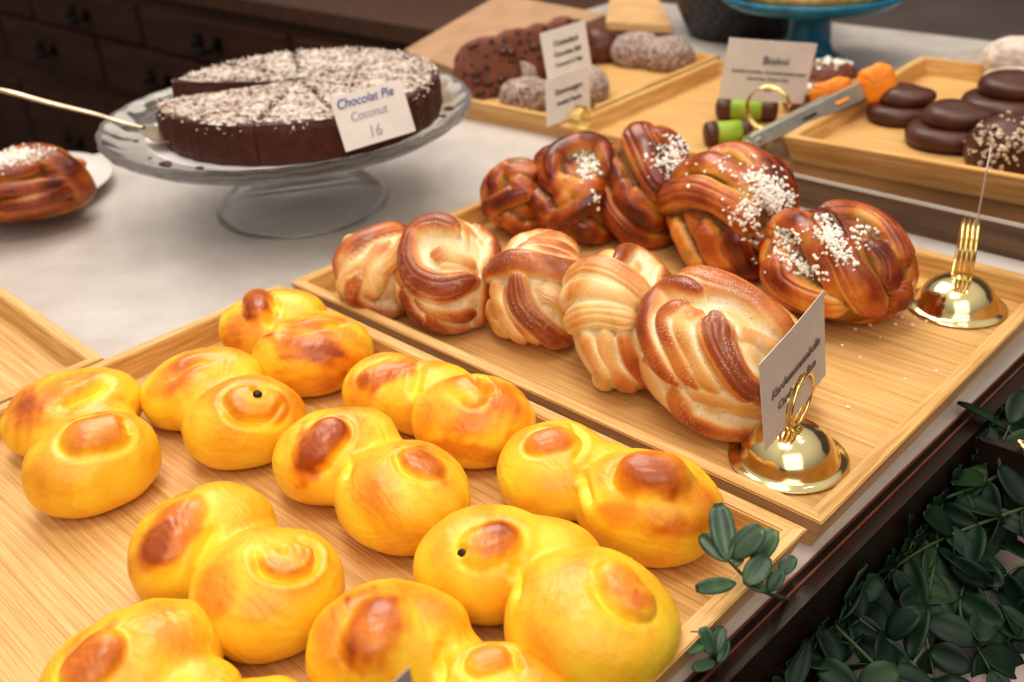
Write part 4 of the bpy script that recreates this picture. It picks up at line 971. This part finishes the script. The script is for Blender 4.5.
# ------------------------------------------------------------------ greenery
def leaf(bm, p, d, n_, L, w_, bend=.18):
    d = d.normalized(); s = d.cross(n_).normalized(); n_ = s.cross(d).normalized()
    rows = []
    for k in range(8):
        t_ = k/7; ww = w_*max(.03, 1-abs(2*t_-1.08)**2.3)**.6; c = p+d*L*t_-n_*bend*L*t_*t_
        rows.append([bm.verts.new(c+s*ww*q+n_*(abs(q)**1.5)*ww*.35) for q in (-1, -.5, 0, .5, 1)])
    for a, b in zip(rows, rows[1:]):
        for k in range(4): bm.faces.new((a[k], a[k+1], b[k+1], b[k]))
def rnd(r, s=1): return Vector((r.gauss(0, s), r.gauss(0, s), r.gauss(0, s)))
def sprig(name, label, cat, vines, mat, seed, L=.021, gap=.011, stemm=STEM, sr=.0009, wid=.40):
    r = random.Random(seed); pts = [catmull([Vector(q) for q in V_], 10) for V_ in vines]
    t = thing(name, label, cat, tuple(pts[0][0]))
    sb = bmesh.new(); lb = bmesh.new()
    for P in pts:
        tube(sb, P, [sr*(1.3-.7*i/len(P)) for i in range(len(P))], 6)
        acc = 0; side = 1
        for a, b in zip(P, P[1:]):
            acc += (b-a).length
            if acc > gap:
                acc = 0; d = (b-a).normalized(); view = (CAM-b).normalized(); sd = d.cross(view).normalized()
                for s_ in (-1, 1):
                    dd = d*.6+sd*s_*r.uniform(.5, 1.1)+rnd(r, .3); n_ = view*.7+Vector((0, 0, .6))+rnd(r, .45)
                    leaf(lb, b, dd, n_, L*r.uniform(.75, 1.15), L*wid*.5*r.uniform(.85, 1.2), r.uniform(.0, .35))
        d = (P[-1]-P[-2]).normalized(); leaf(lb, P[-1], d, (CAM-P[-1])+ZV*.3, L, L*wid*.5)
    for b_ in (sb, lb):
        for v_ in b_.verts: v_.co.x = max(v_.co.x, edge_x(v_.co.y, .0145)+.002*math.sin(v_.co.y*900)**2) if v_.co.z < .004 else v_.co.x
    obj('stem', sb, stemm, t, True)
    o = obj('foliage', lb, mat, t, True)
    m = o.modifiers.new('s', 'SOLIDIFY'); m.thickness = .0007
    return t
def leafpx(lb, base, tip, z0, z1, wid, tw=0):
    a, b = at(base, z0), at(tip, z1); d = b-a; n_ = (CAM-a).normalized()+ZV*.2
    n_ = Quaternion(d.normalized(), tw)@n_
    leaf(lb, a, d, n_, d.length, d.length*wid*.5, .08)
def sprig_px(label, stems, leaves, mat=LEAFM):
    t = thing('leafy_sprig', label, 'plant', tuple(at(stems[0][0][:2], stems[0][0][2])))
    sb = bmesh.new()
    for S in stems:
        P = catmull([at(q[:2], q[2]) for q in S], 8); tube(sb, P, [.0009*(1.2-.6*i/len(P)) for i in range(len(P))], 6)
    lb = bmesh.new()
    for q in leaves: leafpx(lb, *q)
    obj('stem', sb, STEM, t, True); o = obj('foliage', lb, mat, t, True); m = o.modifiers.new('s', 'SOLIDIFY'); m.thickness = .0007
sprig_px('green sprig leaning over the corner of the saffron bun tray', [[(790, 600, -.004), (765, 592, .022), (745, 577, .032), (728, 560, .038)], [(745, 577, .032), (752, 562, .036)], [(765, 592, .022), (778, 572, .028)]],
         [((728, 562), (718, 502), .038, .050, .40), ((727, 562), (700, 534), .038, .040, .42, ), ((730, 558), (762, 527), .038, .050, .55), ((736, 585-2), (697, 588), .034, .036, .36), ((737, 560), (735, 540), .036, .038, .5),
          ((752, 562), (775, 530), .034, .046, .55), ((745, 585), (768, 556), .032, .040, .62), ((765, 592), (745, 574), .026, .030, .5), ((768, 592), (782, 570), .022, .030, .62), ((778, 575), (795, 557), .022, .028, .62), ((735, 567), (742, 548), .036, .040, .5)])
sprig_px('small green sprig at the lower right rim of the saffron bun tray', [[(720, 670, -.008), (712, 650, .010), (704, 638, .018)], [(712, 650, .010), (726, 630, .014)]],
         [((706, 642), (686, 650), .018, .02, .5), ((708, 648), (690, 634), .016, .022, .6), ((712, 655), (703, 628), .014, .024, .55), ((714, 655), (722, 626), .012, .018, .5), ((718, 664), (728, 640), .006, .012, .45), ((716, 662), (694, 668), .008, .01, .4)])
def vp(*a): return [at((x, y), z) for x, y, z in a]
sprig('green_garland', 'thick green leafy garland filling the lower right corner beyond the counter', 'garland',
      [vp((1060, 440, -.02), (1000, 475, -.022), (940, 500, -.025), (880, 520, -.03), (820, 545, -.035), (770, 600, -.035)),
       vp((1050, 500, -.03), (990, 520, -.03), (930, 545, -.035), (880, 580, -.035), (850, 620, -.035)),
       vp((940, 500, -.025), (935, 560, -.04), (925, 620, -.05), (935, 680, -.06)),
       vp((985, 480, -.025), (975, 550, -.045), (960, 610, -.05), (990, 670, -.06)),
       vp((1000, 475, -.02), (1000, 450, -.008), (1010, 425, 0)),
       vp((900, 690, -.03), (860, 650, -.03), (810, 600, -.03), (795, 575, -.03)),
       vp((960, 720, -.04), (900, 650, -.035), (850, 610, -.03), (850, 585, -.028)),
       vp((800, 720, -.03), (780, 680, -.03), (740, 660, -.03), (745, 690, -.035)),
       vp((870, 720, -.03), (850, 680, -.028), (800, 650, -.028), (770, 640, -.03)),
       vp((1060, 560, -.04), (1010, 570, -.045), (985, 610, -.05), (1010, 640, -.06)),
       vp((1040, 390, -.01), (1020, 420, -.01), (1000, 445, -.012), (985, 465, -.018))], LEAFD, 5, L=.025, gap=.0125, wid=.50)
bm = bmesh.new(); tube(bm, catmull(vp((1060, 415, -.03), (1000, 462, -.035), (950, 492, -.04), (890, 512, -.045), (850, 530, -.05)), 10), .0016, 7)
tag(obj('vine', bm, TWIG, None, True), 'bare brown vine running behind the garland leaves', 'vine')
bm = bmesh.new()
for p in ((1020, 443), (1027, 440), (1023, 447)):
    c = at(p, 0); bmesh.ops.create_icosphere(bm, subdivisions=2, radius=.0022, matrix=Matrix.Translation(c))
tag(obj('gold_bead', bm, GOLDR, None, True), 'tiny gold beads glinting among leaves at the right edge', 'bead')

# ------------------------------------------------------------------ light
def area(name, loc, target, size, power, col, sy=None):
    l = bpy.data.lights.new(name, 'AREA'); l.energy = power; l.color = col; l.size = size
    if sy: l.shape = 'RECTANGLE'; l.size_y = sy
    o = bpy.data.objects.new(name, l); COL.objects.link(o); o.location = loc
    o.rotation_euler = (Vector(target)-Vector(loc)).to_track_quat('-Z', 'Y').to_euler(); return o
area('window_light', (-.7, .5, 1.5), (.15, .05, 0), 1.0, 17, (1, .97, .90))
area('ceiling_light', (.25, -.2, 1.6), (.15, 0, 0), .5, 7.5, (1, .93, .82))
area('room_fill', (1.2, -.9, 1.1), (.1, .1, 0), 1.2, 9, (1, .95, .86))
for i, (x, y) in enumerate([(.05, .75), (.22, .62), (.38, .5), (.55, .4), (-.1, .95)]):
    l = bpy.data.lights.new('pendant_bulb', 'POINT'); l.energy = 1.2; l.shadow_soft_size = .03; l.color = (1, .88, .7)
    o = bpy.data.objects.new('pendant_bulb', l); COL.objects.link(o); o.location = (x, y, 1.0)
w = bpy.data.worlds.new('room'); SC.world = w; w.use_nodes = True; nt = w.node_tree; bg = nt.nodes['Background']
tc = nt.nodes.new('ShaderNodeTexCoord'); sp = nt.nodes.new('ShaderNodeSeparateXYZ'); rp = nt.nodes.new('ShaderNodeValToRGB')
nt.links.new(tc.outputs['Generated'], sp.inputs[0]); nt.links.new(sp.outputs['Z'], rp.inputs[0]); nt.links.new(rp.outputs[0], bg.inputs[0])
e = rp.color_ramp.elements; e[0].position = 0; e[0].color = (.16, .12, .10, 1); e[1].position = .8; e[1].color = (1.3, 1.23, 1.08, 1)
bg.inputs[1].default_value = .58
SC.view_settings.view_transform = 'Standard'; SC.view_settings.look = 'None'
try: SC.view_settings.look = 'Medium High Contrast'
except Exception: pass
SC.view_settings.exposure = -0.12
